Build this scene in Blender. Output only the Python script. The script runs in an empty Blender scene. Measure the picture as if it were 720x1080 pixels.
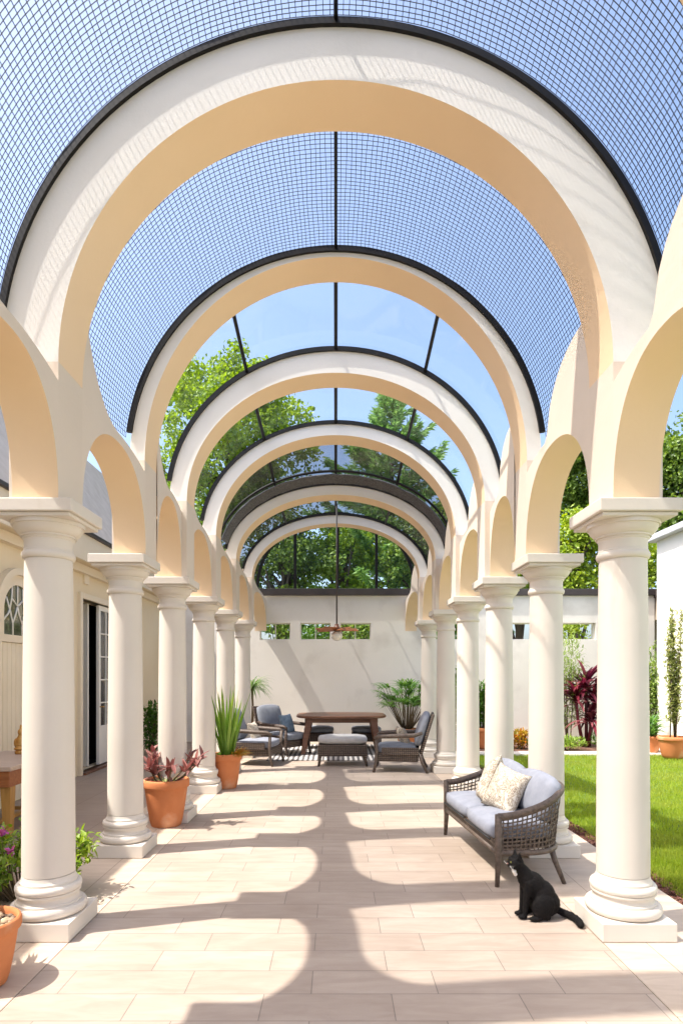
import bpy, bmesh, math, random
from mathutils import Vector, Matrix, noise
random.seed(7)
PI = math.pi
U = 1.8            # metres per plan unit (about half the width between the column rows)
E = 0.865          # eye height in plan units
F = 650.0          # focal length in pixels of the 720 px wide photograph
scene = bpy.context.scene
C = scene.collection

def W(x, d, h):    # plan units, h measured from eye height
    return Vector((x * U, d * U, (h + E) * U))
def G(x, d, z=0.0):
    return Vector((x * U, d * U, z))
def at(px, py, d):
    return W((px - 354) / F * d, d, (712 - py) / F * d)

# ------------------------------------------------------------------ objects
def tag(o, label=None, cat=None, group=None, kind=None):
    if label: o['label'] = label
    if cat: o['category'] = cat
    if group: o['group'] = group
    if kind: o['kind'] = kind
    return o

def thing(name, loc, label, cat, group=None, rz=0.0):
    o = bpy.data.objects.new(name, None)
    o.empty_display_size = 0.1
    C.objects.link(o)
    o.location = loc
    o.rotation_euler = (0, 0, rz)
    return tag(o, label, cat, group)

def copy_tree(o, parent=None):
    c = o.copy(); C.objects.link(c)
    if parent is not None:
        c.parent = parent
    for ch in list(o.children):
        copy_tree(ch, c)
    return c

class MB:
    """collects vertices and faces; build() links them as one mesh object"""
    def __init__(self, M=None):
        self.v = []; self.f = []; self.M = M or Matrix.Identity(4)
    def add(self, vs, fs):
        n = len(self.v)
        self.v += [self.M @ Vector(p) for p in vs]
        self.f += [tuple(i + n for i in f) for f in fs]
        return self
    def box(self, x0, x1, y0, y1, z0, z1):
        vs = [(x, y, z) for z in (z0, z1) for y in (y0, y1) for x in (x0, x1)]
        return self.add(vs, [(0, 2, 3, 1), (4, 5, 7, 6), (0, 1, 5, 4), (2, 6, 7, 3), (0, 4, 6, 2), (1, 3, 7, 5)])
    def rbox(self, x0, x1, y0, y1, z0, z1, r=0.01, seg=2, puff=0.0, T=None):
        bm = bmesh.new()
        bmesh.ops.create_cube(bm, size=1)
        s = Vector((x1 - x0, y1 - y0, z1 - z0)); c = Vector(((x0 + x1) / 2, (y0 + y1) / 2, (z0 + z1) / 2))
        for v in bm.verts:
            v.co = Vector((v.co.x * s.x, v.co.y * s.y, v.co.z * s.z))
        if puff:
            bmesh.ops.subdivide_edges(bm, edges=bm.edges[:], cuts=5, use_grid_fill=True)
            r = min(r, min(s) * 0.49)
            for v in bm.verts:
                q = v.co.copy()
                inner = Vector([max(-s[i] / 2 + r, min(s[i] / 2 - r, q[i])) for i in range(3)])
                dlt = q - inner
                if dlt.length > 1e-6:
                    q = inner + dlt.normalized() * r
                a = 1 - (2 * q.x / s.x) ** 2; b = 1 - (2 * q.y / s.y) ** 2; e = 1 - (2 * q.z / s.z) ** 2
                a = max(a, 0); b = max(b, 0); e = max(e, 0)
                k = [b * e, a * e, a * b]
                for i in range(3):
                    if abs(q[i]) > s[i] / 2 - r * 1.01:
                        q[i] += math.copysign(puff * k[i], q[i])
                v.co = q
        else:
            bmesh.ops.bevel(bm, geom=bm.edges[:], offset=r, segments=seg, profile=0.5, affect='EDGES')
        vs = [v.co + c for v in bm.verts]
        if T is not None:
            vs = [T @ p for p in vs]
        bm.verts.index_update()
        self.add(vs, [tuple(v.index for v in f.verts) for f in bm.faces])
        bm.free()
        return self
    def tube(self, pts, r, n=6, closed=False, caps=True):
        pts = [Vector(p) for p in pts]
        k = len(pts)
        rs = r if isinstance(r, (list, tuple)) else [r] * k
        vs = []; fs = []
        up = Vector((0, 0, 1)); prev = None
        for i, p in enumerate(pts):
            a = pts[i - 1] if i > 0 else (pts[-1] if closed else p)
            b = pts[i + 1] if i < k - 1 else (pts[0] if closed else p)
            t = (b - a)
            t = t.normalized() if t.length > 1e-9 else Vector((0, 0, 1))
            if prev is None:
                ref = up if abs(t.z) < 0.9 else Vector((1, 0, 0))
                e1 = t.cross(ref).normalized()
            else:
                e1 = prev - t * prev.dot(t)
                e1 = e1.normalized() if e1.length > 1e-6 else t.orthogonal().normalized()
            prev = e1
            e2 = t.cross(e1)
            for j in range(n):
                w = 2 * PI * j / n
                vs.append(p + (e1 * math.cos(w) + e2 * math.sin(w)) * rs[i])
        m = k if closed else k - 1
        for i in range(m):
            i2 = (i + 1) % k
            for j in range(n):
                j2 = (j + 1) % n
                fs.append((i * n + j, i * n + j2, i2 * n + j2, i2 * n + j))
        if caps and not closed:
            fs.append(tuple(range(n - 1, -1, -1)))
            fs.append(tuple((k - 1) * n + j for j in range(n)))
        return self.add(vs, fs)
    def lathe(self, prof, n=40, cx=0, cy=0, cz=0, cap=True):
        vs = []; fs = []
        for (r, z) in prof:
            for j in range(n):
                w = 2 * PI * j / n
                vs.append((cx + r * math.cos(w), cy + r * math.sin(w), cz + z))
        for i in range(len(prof) - 1):
            for j in range(n):
                j2 = (j + 1) % n
                fs.append((i * n + j, i * n + j2, (i + 1) * n + j2, (i + 1) * n + j))
        if cap:
            fs.append(tuple(range(n - 1, -1, -1)))
            fs.append(tuple((len(prof) - 1) * n + j for j in range(n)))
        return self.add(vs, fs)
    def ell(self, c, r, rot=None, nu=18, nv=12):
        vs = []; fs = []
        R = rot.to_matrix() if rot else Matrix.Identity(3)
        c = Vector(c)
        for i in range(1, nv):
            th = PI * i / nv
            for j in range(nu):
                ph = 2 * PI * j / nu
                vs.append(c + R @ Vector((r[0] * math.sin(th) * math.cos(ph), r[1] * math.sin(th) * math.sin(ph), r[2] * math.cos(th))))
        t = len(vs); vs.append(c + R @ Vector((0, 0, r[2]))); b = len(vs); vs.append(c + R @ Vector((0, 0, -r[2])))
        for i in range(nv - 2):
            for j in range(nu):
                j2 = (j + 1) % nu
                fs.append((i * nu + j, (i + 1) * nu + j, (i + 1) * nu + j2, i * nu + j2))
        for j in range(nu):
            j2 = (j + 1) % nu
            fs.append((t, j, j2)); fs.append((b, (nv - 2) * nu + j2, (nv - 2) * nu + j))
        return self.add(vs, fs)
    def strap(self, base, d, length, width, droop=0.5, n=6, fold=0.25, tip=0.05, side=None):
        """a curved tapering leaf, folded along the midrib"""
        p = Vector(base); d = Vector(d).normalized()
        s = side or d.cross(Vector((0, 0, 1)))
        s = s.normalized() if s.length > 1e-4 else Vector((1, 0, 0))
        vs = []; fs = []
        st = length / n
        for i in range(n + 1):
            t = i / n
            w = width * (0.35 + 0.65 * math.sin(min(1, t * 2.2 + 0.15) * PI / 2)) * (1 - t ** 3) + width * tip * (1 - t)
            nn = s.cross(d).normalized()
            vs += [p - s * w / 2 + nn * w * fold, p, p + s * w / 2 + nn * w * fold]
            p = p + d * st
            d = (d + Vector((0, 0, -droop * st / length * (0.6 + t * 1.6)))).normalized()
        for i in range(n):
            a = i * 3
            fs += [(a, a + 1, a + 4, a + 3), (a + 1, a + 2, a + 5, a + 4)]
        return self.add(vs, fs)
    def leaf(self, c, nrm, ax, L, Wd):
        c = Vector(c); nrm = Vector(nrm); ax = Vector(ax)
        s = nrm.cross(ax)
        if s.length < 1e-5: return self
        s.normalize()
        a = c - ax * L / 2; b = c + ax * L / 2
        m = c - nrm * Wd * 0.18
        return self.add([a, m + s * Wd / 2 + nrm * Wd * .2, b, m - s * Wd / 2 + nrm * Wd * .2, m], [(0, 4, 1), (1, 4, 2), (2, 4, 3), (3, 4, 0)])
    def build(self, name, mat, parent=None, smooth=False, recalc=True, bevel=0, mods=None, auto=None):
        me = bpy.data.meshes.new(name)
        me.from_pydata([tuple(p) for p in self.v], [], self.f)
        if recalc:
            bm = bmesh.new(); bm.from_mesh(me)
            bmesh.ops.recalc_face_normals(bm, faces=bm.faces[:])
            bm.to_mesh(me); bm.free()
        me.validate()
        if smooth:
            me.polygons.foreach_set('use_smooth', [True] * len(me.polygons))
            if auto is not None:
                me.set_sharp_from_angle(angle=auto)
        me.materials.append(mat)
        o = bpy.data.objects.new(name, me)
        C.objects.link(o)
        if parent is not None:
            o.parent = parent
        if bevel:
            b = o.modifiers.new('Bevel', 'BEVEL'); b.width = bevel; b.segments = 2; b.limit_method = 'ANGLE'; b.angle_limit = math.radians(40)
        return o

def slab(mb, us, vs, hole, t0, t1, mp):
    """flat wall with rectangular openings, only its boundary faces"""
    nu, nv = len(us) - 1, len(vs) - 1
    fill = [[not hole((us[i] + us[i + 1]) / 2, (vs[j] + vs[j + 1]) / 2) for j in range(nv)] for i in range(nu)]
    idx = {}; V = []; Fc = []
    def vid(i, j, k):
        if (i, j, k) not in idx:
            idx[(i, j, k)] = len(V); V.append(mp(us[i], vs[j], (t0, t1)[k]))
        return idx[(i, j, k)]
    for i in range(nu):
        for j in range(nv):
            if not fill[i][j]: continue
            for k in (0, 1):
                Fc.append((vid(i, j, k), vid(i + 1, j, k), vid(i + 1, j + 1, k), vid(i, j + 1, k)))
            for (di, dj, e) in ((-1, 0, ((i, j), (i, j + 1))), (1, 0, ((i + 1, j), (i + 1, j + 1))), (0, -1, ((i, j), (i + 1, j))), (0, 1, ((i, j + 1), (i + 1, j + 1)))):
                a, b = i + di, j + dj
                if not (0 <= a < nu and 0 <= b < nv and fill[a][b]):
                    Fc.append((vid(*e[0], 0), vid(*e[1], 0), vid(*e[1], 1), vid(*e[0], 1)))
    mb.add(V, Fc)

# ------------------------------------------------------------------ materials
def newmat(name):
    m = bpy.data.materials.new(name); m.use_nodes = True
    nt = m.node_tree; nt.nodes.clear()
    out = nt.nodes.new('ShaderNodeOutputMaterial')
    p = nt.nodes.new('ShaderNodeBsdfPrincipled')
    nt.links.new(p.outputs[0], out.inputs[0])
    return m, nt, p, out
def N(nt, t, **kw):
    n = nt.nodes.new(t)
    for k, v in kw.items():
        setattr(n, k, v)
    return n
def rgba(c): return (c[0], c[1], c[2], 1)

def mat_noise(name, c1, c2, scale=3.0, rough=0.6, bump=0.0, bscale=60.0, metal=0.0, detail=6, spec=0.5, stretch=None, wear=None, streak=False):
    m, nt, p, out = newmat(name)
    tc = N(nt, 'ShaderNodeTexCoord')
    src = tc.outputs['Object']
    if stretch:
        mp = N(nt, 'ShaderNodeMapping'); mp.inputs['Scale'].default_value = stretch
        nt.links.new(src, mp.inputs[0]); src = mp.outputs[0]
    n1 = N(nt, 'ShaderNodeTexNoise'); n1.inputs['Scale'].default_value = scale; n1.inputs['Detail'].default_value = detail
    nt.links.new(src, n1.inputs['Vector'])
    r = N(nt, 'ShaderNodeValToRGB'); r.color_ramp.elements[0].position = 0.3; r.color_ramp.elements[1].position = 0.7
    r.color_ramp.elements[0].color = rgba(c1); r.color_ramp.elements[1].color = rgba(c2)
    nt.links.new(n1.outputs['Fac'], r.inputs[0])
    col = r.outputs[0]
    if wear:
        n3 = N(nt, 'ShaderNodeTexNoise'); n3.inputs['Scale'].default_value = wear[1]; n3.inputs['Detail'].default_value = 8
        if streak:
            oi = N(nt, 'ShaderNodeObjectInfo')
            mv = N(nt, 'ShaderNodeMapping'); mv.inputs['Scale'].default_value = (2.5, 2.5, .35)
            cb = N(nt, 'ShaderNodeCombineXYZ'); ml = N(nt, 'ShaderNodeMath', operation='MULTIPLY'); ml.inputs[1].default_value = 90
            nt.links.new(oi.outputs['Random'], ml.inputs[0]); nt.links.new(ml.outputs[0], cb.inputs[0]); nt.links.new(cb.outputs[0], mv.inputs['Location'])
            nt.links.new(src, mv.inputs[0]); nt.links.new(mv.outputs[0], n3.inputs['Vector'])
        else:
            nt.links.new(src, n3.inputs['Vector'])
        rr = N(nt, 'ShaderNodeValToRGB'); rr.color_ramp.elements[0].position = wear[2]; rr.color_ramp.elements[1].position = wear[2] + .2
        nt.links.new(n3.outputs['Fac'], rr.inputs[0])
        mx = N(nt, 'ShaderNodeMix', data_type='RGBA'); mx.inputs['B'].default_value = rgba(wear[0])
        nt.links.new(rr.outputs[0], mx.inputs['Factor']); nt.links.new(col, mx.inputs['A'])
        col = mx.outputs['Result']
    nt.links.new(col, p.inputs['Base Color'])
    p.inputs['Roughness'].default_value = rough; p.inputs['Metallic'].default_value = metal
    p.inputs['Specular IOR Level'].default_value = spec
    if bump:
        n2 = N(nt, 'ShaderNodeTexNoise'); n2.inputs['Scale'].default_value = bscale; n2.inputs['Detail'].default_value = 5
        nt.links.new(src, n2.inputs['Vector'])
        b = N(nt, 'ShaderNodeBump'); b.inputs['Strength'].default_value = bump; b.inputs['Distance'].default_value = 0.01
        nt.links.new(n2.outputs['Fac'], b.inputs['Height']); nt.links.new(b.outputs[0], p.inputs['Normal'])
    return m

def mat_leaf(name, cols, rough=0.45, trans=0.35, spec=0.4, patch=None):
    m, nt, p, out = newmat(name)
    g = N(nt, 'ShaderNodeNewGeometry')
    r = N(nt, 'ShaderNodeValToRGB')
    while len(r.color_ramp.elements) < len(cols): r.color_ramp.elements.new(0.5)
    for i, c in enumerate(cols):
        r.color_ramp.elements[i].position = i / (len(cols) - 1); r.color_ramp.elements[i].color = rgba(c)
    nt.links.new(g.outputs['Random Per Island'], r.inputs[0])
    if patch:
        tc = N(nt, 'ShaderNodeTexCoord'); no = N(nt, 'ShaderNodeTexNoise'); no.inputs['Scale'].default_value = 1.3; no.inputs['Detail'].default_value = 5
        nt.links.new(tc.outputs['Object'], no.inputs['Vector'])
        r2 = N(nt, 'ShaderNodeValToRGB'); r2.color_ramp.elements[0].position = .42; r2.color_ramp.elements[1].position = .66
        nt.links.new(no.outputs['Fac'], r2.inputs[0])
        mp_ = N(nt, 'ShaderNodeMix', data_type='RGBA'); mp_.inputs['B'].default_value = rgba(patch)
        fm = N(nt, 'ShaderNodeMath', operation='MULTIPLY'); fm.inputs[1].default_value = .55
        nt.links.new(r2.outputs[0], fm.inputs[0]); nt.links.new(fm.outputs[0], mp_.inputs['Factor']); nt.links.new(r.outputs[0], mp_.inputs['A'])
        class _o: outputs = [mp_.outputs['Result']]
        r = _o
    nt.links.new(r.outputs[0], p.inputs['Base Color'])
    p.inputs['Roughness'].default_value = rough; p.inputs['Specular IOR Level'].default_value = spec
    tl = N(nt, 'ShaderNodeBsdfTranslucent')
    hs = N(nt, 'ShaderNodeHueSaturation'); hs.inputs['Value'].default_value = 1.7; hs.inputs['Saturation'].default_value = 1.1
    hs.inputs['Hue'].default_value = 0.485
    nt.links.new(r.outputs[0], hs.inputs['Color']); nt.links.new(hs.outputs[0], tl.inputs['Color'])
    mx = N(nt, 'ShaderNodeMixShader'); mx.inputs[0].default_value = trans
    nt.links.new(p.outputs[0], mx.inputs[1]); nt.links.new(tl.outputs[0], mx.inputs[2])
    nt.links.new(mx.outputs[0], out.inputs[0])
    return m

def mat_tiles(name, bw, rh, c1, c2, grout, mortar=0.004, offset=0.5, rot=0.0, rough=0.55, shift=(0, 0)):
    m, nt, p, out = newmat(name)
    tc = N(nt, 'ShaderNodeTexCoord')
    mp = N(nt, 'ShaderNodeMapping'); mp.inputs['Rotation'].default_value = (0, 0, rot); mp.inputs['Location'].default_value = (shift[0], shift[1], 0)
    nt.links.new(tc.outputs['Object'], mp.inputs[0])
    b = N(nt, 'ShaderNodeTexBrick'); b.offset = offset; b.offset_frequency = 2; b.squash = 1
    b.inputs['Scale'].default_value = 1; b.inputs['Brick Width'].default_value = bw; b.inputs['Row Height'].default_value = rh
    b.inputs['Mortar Size'].default_value = mortar; b.inputs['Mortar Smooth'].default_value = 0.25
    b.inputs['Color1'].default_value = rgba(c1); b.inputs['Color2'].default_value = rgba(c2); b.inputs['Mortar'].default_value = rgba(grout)
    nt.links.new(mp.outputs[0], b.inputs['Vector'])
    # veined stone look, stretched along each plank
    mp2 = N(nt, 'ShaderNodeMapping'); mp2.inputs['Scale'].default_value = (2.2, 9, 1); mp2.inputs['Rotation'].default_value = (0, 0, rot)
    nt.links.new(tc.outputs['Object'], mp2.inputs[0])
    n = N(nt, 'ShaderNodeTexNoise'); n.inputs['Scale'].default_value = 1.4; n.inputs['Detail'].default_value = 9; n.inputs['Roughness'].default_value = 0.65; n.inputs['Distortion'].default_value = 0.6
    nt.links.new(mp2.outputs[0], n.inputs['Vector'])
    r = N(nt, 'ShaderNodeValToRGB'); r.color_ramp.elements[0].position = 0.3; r.color_ramp.elements[1].position = 0.72
    r.color_ramp.elements[0].color = (0.84, 0.80, 0.77, 1); r.color_ramp.elements[1].color = (1.08, 1.08, 1.07, 1)
    nt.links.new(n.outputs['Fac'], r.inputs[0])
    mx = N(nt, 'ShaderNodeMix', data_type='RGBA', blend_type='MULTIPLY'); mx.inputs['Factor'].default_value = 1
    nt.links.new(b.outputs['Color'], mx.inputs['A']); nt.links.new(r.outputs[0], mx.inputs['B'])
    # worn, slightly dirty patches
    n4 = N(nt, 'ShaderNodeTexNoise'); n4.inputs['Scale'].default_value = 0.7; n4.inputs['Detail'].default_value = 7
    nt.links.new(tc.outputs['Object'], n4.inputs['Vector'])
    r4 = N(nt, 'ShaderNodeValToRGB'); r4.color_ramp.elements[0].position = 0.35; r4.color_ramp.elements[1].position = 0.65
    r4.color_ramp.elements[0].color = (0.86, 0.83, 0.80, 1); r4.color_ramp.elements[1].color = (1, 1, 1, 1)
    nt.links.new(n4.outputs['Fac'], r4.inputs[0])
    mx4 = N(nt, 'ShaderNodeMix', data_type='RGBA', blend_type='MULTIPLY'); mx4.inputs['Factor'].default_value = 1
    nt.links.new(mx.outputs['Result'], mx4.inputs['A']); nt.links.new(r4.outputs[0], mx4.inputs['B'])
    nt.links.new(mx4.outputs['Result'], p.inputs['Base Color'])
    rr = N(nt, 'ShaderNodeMapRange'); rr.inputs['To Min'].default_value = rough - .1; rr.inputs['To Max'].default_value = rough + .15
    nt.links.new(n.outputs['Fac'], rr.inputs[0]); nt.links.new(rr.outputs[0], p.inputs['Roughness'])
    inv = N(nt, 'ShaderNodeMath', operation='MULTIPLY_ADD'); inv.inputs[1].default_value = -1; inv.inputs[2].default_value = 1
    nt.links.new(b.outputs['Fac'], inv.inputs[0])
    ad = N(nt, 'ShaderNodeMath', operation='MULTIPLY_ADD'); ad.inputs[1].default_value = 0.12
    nt.links.new(n.outputs['Fac'], ad.inputs[0]); nt.links.new(inv.outputs[0], ad.inputs[2])
    bp = N(nt, 'ShaderNodeBump'); bp.inputs['Strength'].default_value = 0.5; bp.inputs['Distance'].default_value = 0.003
    nt.links.new(ad.outputs[0], bp.inputs['Height']); nt.links.new(bp.outputs[0], p.inputs['Normal'])
    return m

def mat_glass(name, tint, gloss=0.06, dust=0.0):
    m, nt, p, out = newmat(name)
    nt.nodes.remove(p)
    t = N(nt, 'ShaderNodeBsdfTransparent'); t.inputs[0].default_value = rgba(tint)
    g = N(nt, 'ShaderNodeBsdfGlossy'); g.inputs['Roughness'].default_value = 0.03
    lw = N(nt, 'ShaderNodeLayerWeight'); lw.inputs['Blend'].default_value = 0.25
    mr = N(nt, 'ShaderNodeMapRange'); mr.inputs['To Min'].default_value = gloss * .5; mr.inputs['To Max'].default_value = gloss * 5
    nt.links.new(lw.outputs['Fresnel'], mr.inputs[0])
    mx = N(nt, 'ShaderNodeMixShader')
    nt.links.new(mr.outputs[0], mx.inputs[0]); nt.links.new(t.outputs[0], mx.inputs[1]); nt.links.new(g.outputs[0], mx.inputs[2])
    res = mx.outputs[0]
    if dust:
        dfs = N(nt, 'ShaderNodeBsdfDiffuse'); dfs.inputs[0].default_value = (.5, .5, .5, 1)
        tc = N(nt, 'ShaderNodeTexCoord'); no = N(nt, 'ShaderNodeTexNoise'); no.inputs['Scale'].default_value = 2.5; no.inputs['Detail'].default_value = 8
        nt.links.new(tc.outputs['Object'], no.inputs['Vector'])
        ml = N(nt, 'ShaderNodeMath', operation='MULTIPLY'); ml.inputs[1].default_value = dust
        nt.links.new(no.outputs['Fac'], ml.inputs[0])
        m2 = N(nt, 'ShaderNodeMixShader')
        nt.links.new(ml.outputs[0], m2.inputs[0]); nt.links.new(res, m2.inputs[1]); nt.links.new(dfs.outputs[0], m2.inputs[2])
        res = m2.outputs[0]
    nt.links.new(res, out.inputs[0])
    return m

def mat_wood(name, c1, c2, scale=1.0, axis=(1, 12, 12), rough=0.45):
    return mat_noise(name, c1, c2, 3.0 * scale, rough, 0.15, 8 * scale, stretch=axis, detail=8)

def mat_weave(name, c1, c2, s=70.0, rough=0.6):
    m, nt, p, out = newmat(name)
    tc = N(nt, 'ShaderNodeTexCoord')
    w = []
    for ax in ('X', 'Z'):
        wv = N(nt, 'ShaderNodeTexWave', wave_type='BANDS', bands_direction=ax); wv.inputs['Scale'].default_value = s / 6.28 * .9; wv.inputs['Distortion'].default_value = 1.2
        wv.inputs['Detail Scale'].default_value = 3
        nt.links.new(tc.outputs['Object'], wv.inputs['Vector']); w.append(wv)
    wy = N(nt, 'ShaderNodeTexWave', wave_type='BANDS', bands_direction='Y'); wy.inputs['Scale'].default_value = s / 6.28 * .9
    nt.links.new(tc.outputs['Object'], wy.inputs['Vector'])
    a = N(nt, 'ShaderNodeMath', operation='MAXIMUM'); nt.links.new(w[0].outputs['Fac'], a.inputs[0]); nt.links.new(wy.outputs['Fac'], a.inputs[1])
    b = N(nt, 'ShaderNodeMath', operation='MULTIPLY'); nt.links.new(a.outputs[0], b.inputs[0]); nt.links.new(w[1].outputs['Fac'], b.inputs[1])
    n = N(nt, 'ShaderNodeTexNoise'); n.inputs['Scale'].default_value = 25; nt.links.new(tc.outputs['Object'], n.inputs['Vector'])
    c = N(nt, 'ShaderNodeMath', operation='MULTIPLY'); nt.links.new(b.outputs[0], c.inputs[0]); nt.links.new(n.outputs['Fac'], c.inputs[1])
    r = N(nt, 'ShaderNodeValToRGB'); r.color_ramp.elements[0].color = rgba(c1); r.color_ramp.elements[1].color = rgba(c2); r.color_ramp.elements[1].position = 0.5
    nt.links.new(c.outputs[0], r.inputs[0]); nt.links.new(r.outputs[0], p.inputs['Base Color'])
    p.inputs['Roughness'].default_value = rough
    bp = N(nt, 'ShaderNodeBump'); bp.inputs['Strength'].default_value = 0.7; bp.inputs['Distance'].default_value = 0.004
    nt.links.new(b.outputs[0], bp.inputs['Height']); nt.links.new(bp.outputs[0], p.inputs['Normal'])
    return m

def mat_stripes(name, c1, c2, s, axis='X', rough=0.9):
    m, nt, p, out = newmat(name)
    tc = N(nt, 'ShaderNodeTexCoord')
    wv = N(nt, 'ShaderNodeTexWave', wave_type='BANDS', bands_direction=axis); wv.inputs['Scale'].default_value = s; wv.inputs['Distortion'].default_value = 0.4
    nt.links.new(tc.outputs['Object'], wv.inputs['Vector'])
    r = N(nt, 'ShaderNodeValToRGB'); r.color_ramp.elements[0].color = rgba(c1); r.color_ramp.elements[1].color = rgba(c2)
    r.color_ramp.elements[0].position = .4; r.color_ramp.elements[1].position = .6
    nt.links.new(wv.outputs['Fac'], r.inputs[0]); nt.links.new(r.outputs[0], p.inputs['Base Color'])
    p.inputs['Roughness'].default_value = rough
    return m

def mat_print(name):
    """cream cushion cover with a loose brown scribble print"""
    m, nt, p, out = newmat(name)
    tc = N(nt, 'ShaderNodeTexCoord')
    v = N(nt, 'ShaderNodeTexNoise'); v.inputs['Scale'].default_value = 10; v.inputs['Detail'].default_value = 3; v.inputs['Distortion'].default_value = 2.2
    nt.links.new(tc.outputs['Object'], v.inputs['Vector'])
    r = N(nt, 'ShaderNodeValToRGB')
    for pos, c in ((0.40, (.56, .50, .41)), (0.45, (.17, .115, .075)), (0.50, (.58, .53, .45)), (.56, (.26, .19, .12)), (.60, (.6, .55, .47))):
        e = r.color_ramp.elements.new(pos); e.color = rgba(c)
    r.color_ramp.elements[0].color = rgba((.58, .54, .46)); r.color_ramp.elements[-1].color = rgba((.57, .52, .45))
    nt.links.new(v.outputs['Fac'], r.inputs[0]); nt.links.new(r.outputs[0], p.inputs['Base Color'])
    p.inputs['Roughness'].default_value = .9
    b = N(nt, 'ShaderNodeBump'); b.inputs['Strength'].default_value = .4; b.inputs['Distance'].default_value = .01
    nt.links.new(v.outputs['Fac'], b.inputs['Height']); nt.links.new(b.outputs[0], p.inputs['Normal'])
    return m

M = {}
M['plaster'] = mat_noise('skylit_plaster', (.72, .69, .645), (.77, .74, .70), 1.2, .75, .10, 45, spec=.25, wear=((.66, .615, .555), 1.6, .62))  # whiter copy of the wall plaster, skylight on arch faces in its colour
M['endwall'] = mat_noise('off_white_render', (.73, .685, .615), (.78, .735, .67), .8, .85, .2, 30, spec=.2, wear=((.60, .55, .485), 1.1, .55))
M['wallwhite'] = mat_noise('white_render', (.72, .70, .66), (.78, .76, .72), .8, .85, .2, 30, spec=.2)
M['spandrel'] = mat_noise('warm_beige_plaster', (.64, .55, .455), (.69, .60, .505), 1.0, .75, .10, 45, spec=.25, wear=((.56, .475, .385), 1.3, .63))  # one plaster with the arch faces, split in colour by the light they catch
M['trimcream'] = mat_noise('cream_joinery_paint', (.70, .60, .44), (.75, .65, .49), 2.0, .45, .03, 30)
M['soffit'] = mat_noise('bounce_peach_soffit', (.77, .57, .365), (.81, .615, .41), 1.0, .75, .08, 45, spec=.25)  # peach puts warm floor bounce into the soffit colour
M['column'] = mat_noise('cream_column_paint', (.63, .57, .495), (.68, .62, .545), 1.6, .6, .08, 30, spec=.3, wear=((.55, .47, .375), 2.2, .63), streak=True)
M['housewall'] = mat_noise('cream_house_wall', (.70, .58, .39), (.75, .64, .45), 1.0, .8, .12, 40, spec=.25)
M['trim'] = mat_noise('white_joinery_paint', (.74, .71, .64), (.79, .76, .69), 2.0, .45, .03, 30)
M['rim'] = mat_noise('dark_bronze_metal', (.005, .0042, .0042), (.012, .010, .009), 8, .45, .05, 60, spec=.25)
M['fascia'] = mat_noise('dark_brown_fascia', (.035, .026, .024), (.05, .04, .035), 4, .5)
M['net'] = mat_noise('black_net_cord', (.012, .014, .02), (.03, .035, .045), 30, .7)
M['glass'] = mat_glass('clear_roof_glass', (.97, .985, .985), .012)
M['netgrey'] = mat_glass('netting_grey_glass', (.68, .69, .70), .015, .08)  # grey tint stands in for dark netting and dims the end wall
M['darkglass'] = mat_glass('dark_window_glass', (.10, .14, .10), .25)
M['paneglass'] = mat_glass('door_glass', (.55, .58, .55), .2)
M['tile'] = mat_tiles('beige_plank_tiles', .62, .235, (.40, .332, .278), (.45, .378, .32), (.235, .20, .175), .0028, .37, 0, .55, (.12, .05))
M['slab'] = mat_tiles('pale_border_slabs', .9, 1.4, (.52, .43, .345), (.56, .465, .375), (.33, .26, .21), .004, .0, 0, .6)
M['veranda'] = mat_tiles('veranda_tiles', .62, .62, (.34, .265, .21), (.37, .29, .23), (.20, .155, .125), .004, .0, 0, .5)
M['concrete'] = mat_noise('garden_path_concrete', (.62, .56, .49), (.70, .64, .57), 2, .85, .2, 40)
M['earth'] = mat_noise('red_brown_earth', (.10, .045, .028), (.17, .085, .055), 14, .95, .8, 40)
M['bark'] = mat_leaf('bark_chips', [(.13, .045, .03), (.20, .085, .055), (.10, .04, .03), (.26, .13, .09)], .9, 0.0)
M['lawnbase'] = mat_noise('lawn_soil', (.08, .14, .02), (.12, .19, .03), 6, .95, .5, 60)
M['ground'] = mat_noise('dry_ground', (.16, .17, .08), (.22, .22, .12), .3, .95, .3, 5)
M['grass'] = mat_leaf('grass_blades', [(0.160, 0.256, 0.020), (0.256, 0.358, 0.030), (0.320, 0.384, 0.045), (0.208, 0.307, 0.030)], .5, .35, .4, (.30, .33, .06))
M['terra'] = mat_noise('terracotta', (.50, .17, .065), (.60, .23, .095), 4, .8, .2, 40, spec=.2, wear=((.66, .42, .28), 3.5, .56))
M['soil'] = mat_noise('potting_soil', (.025, .016, .010), (.07, .045, .03), 30, .95, 1, 60)
M['wicker'] = mat_weave('grey_brown_wicker', (.035, .024, .018), (.20, .145, .11))
M['wicker_dark'] = mat_weave('dark_brown_wicker', (.02, .012, .009), (.13, .08, .055))
M['rattan'] = mat_noise('grey_brown_rattan', (.065, .046, .036), (.15, .11, .085), 40, .55, .3, 120, stretch=(1, 1, 1))
M['cush'] = mat_noise('blue_grey_canvas', (.215, .228, .275), (.265, .28, .325), 12, .9, .55, 13)
M['cushdark'] = mat_noise('slate_canvas', (.17, .185, .22), (.22, .235, .27), 12, .9, .55, 13)
M['cushlight'] = mat_noise('pale_canvas', (.38, .37, .365), (.46, .45, .44), 12, .9, .55, 13)
M['bluepillow'] = mat_noise('steel_blue_fabric', (.10, .15, .21), (.17, .23, .30), 16, .9, .3, 160)
M['print'] = mat_print('scribble_print_cotton')
M['piping'] = mat_noise('black_piping', (.01, .01, .012), (.02, .02, .022), 10, .7)
M['wood'] = mat_wood('dark_teak', (.10, .040, .020), (.20, .088, .046), 1.2, (1, 9, 9), .4)
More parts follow.
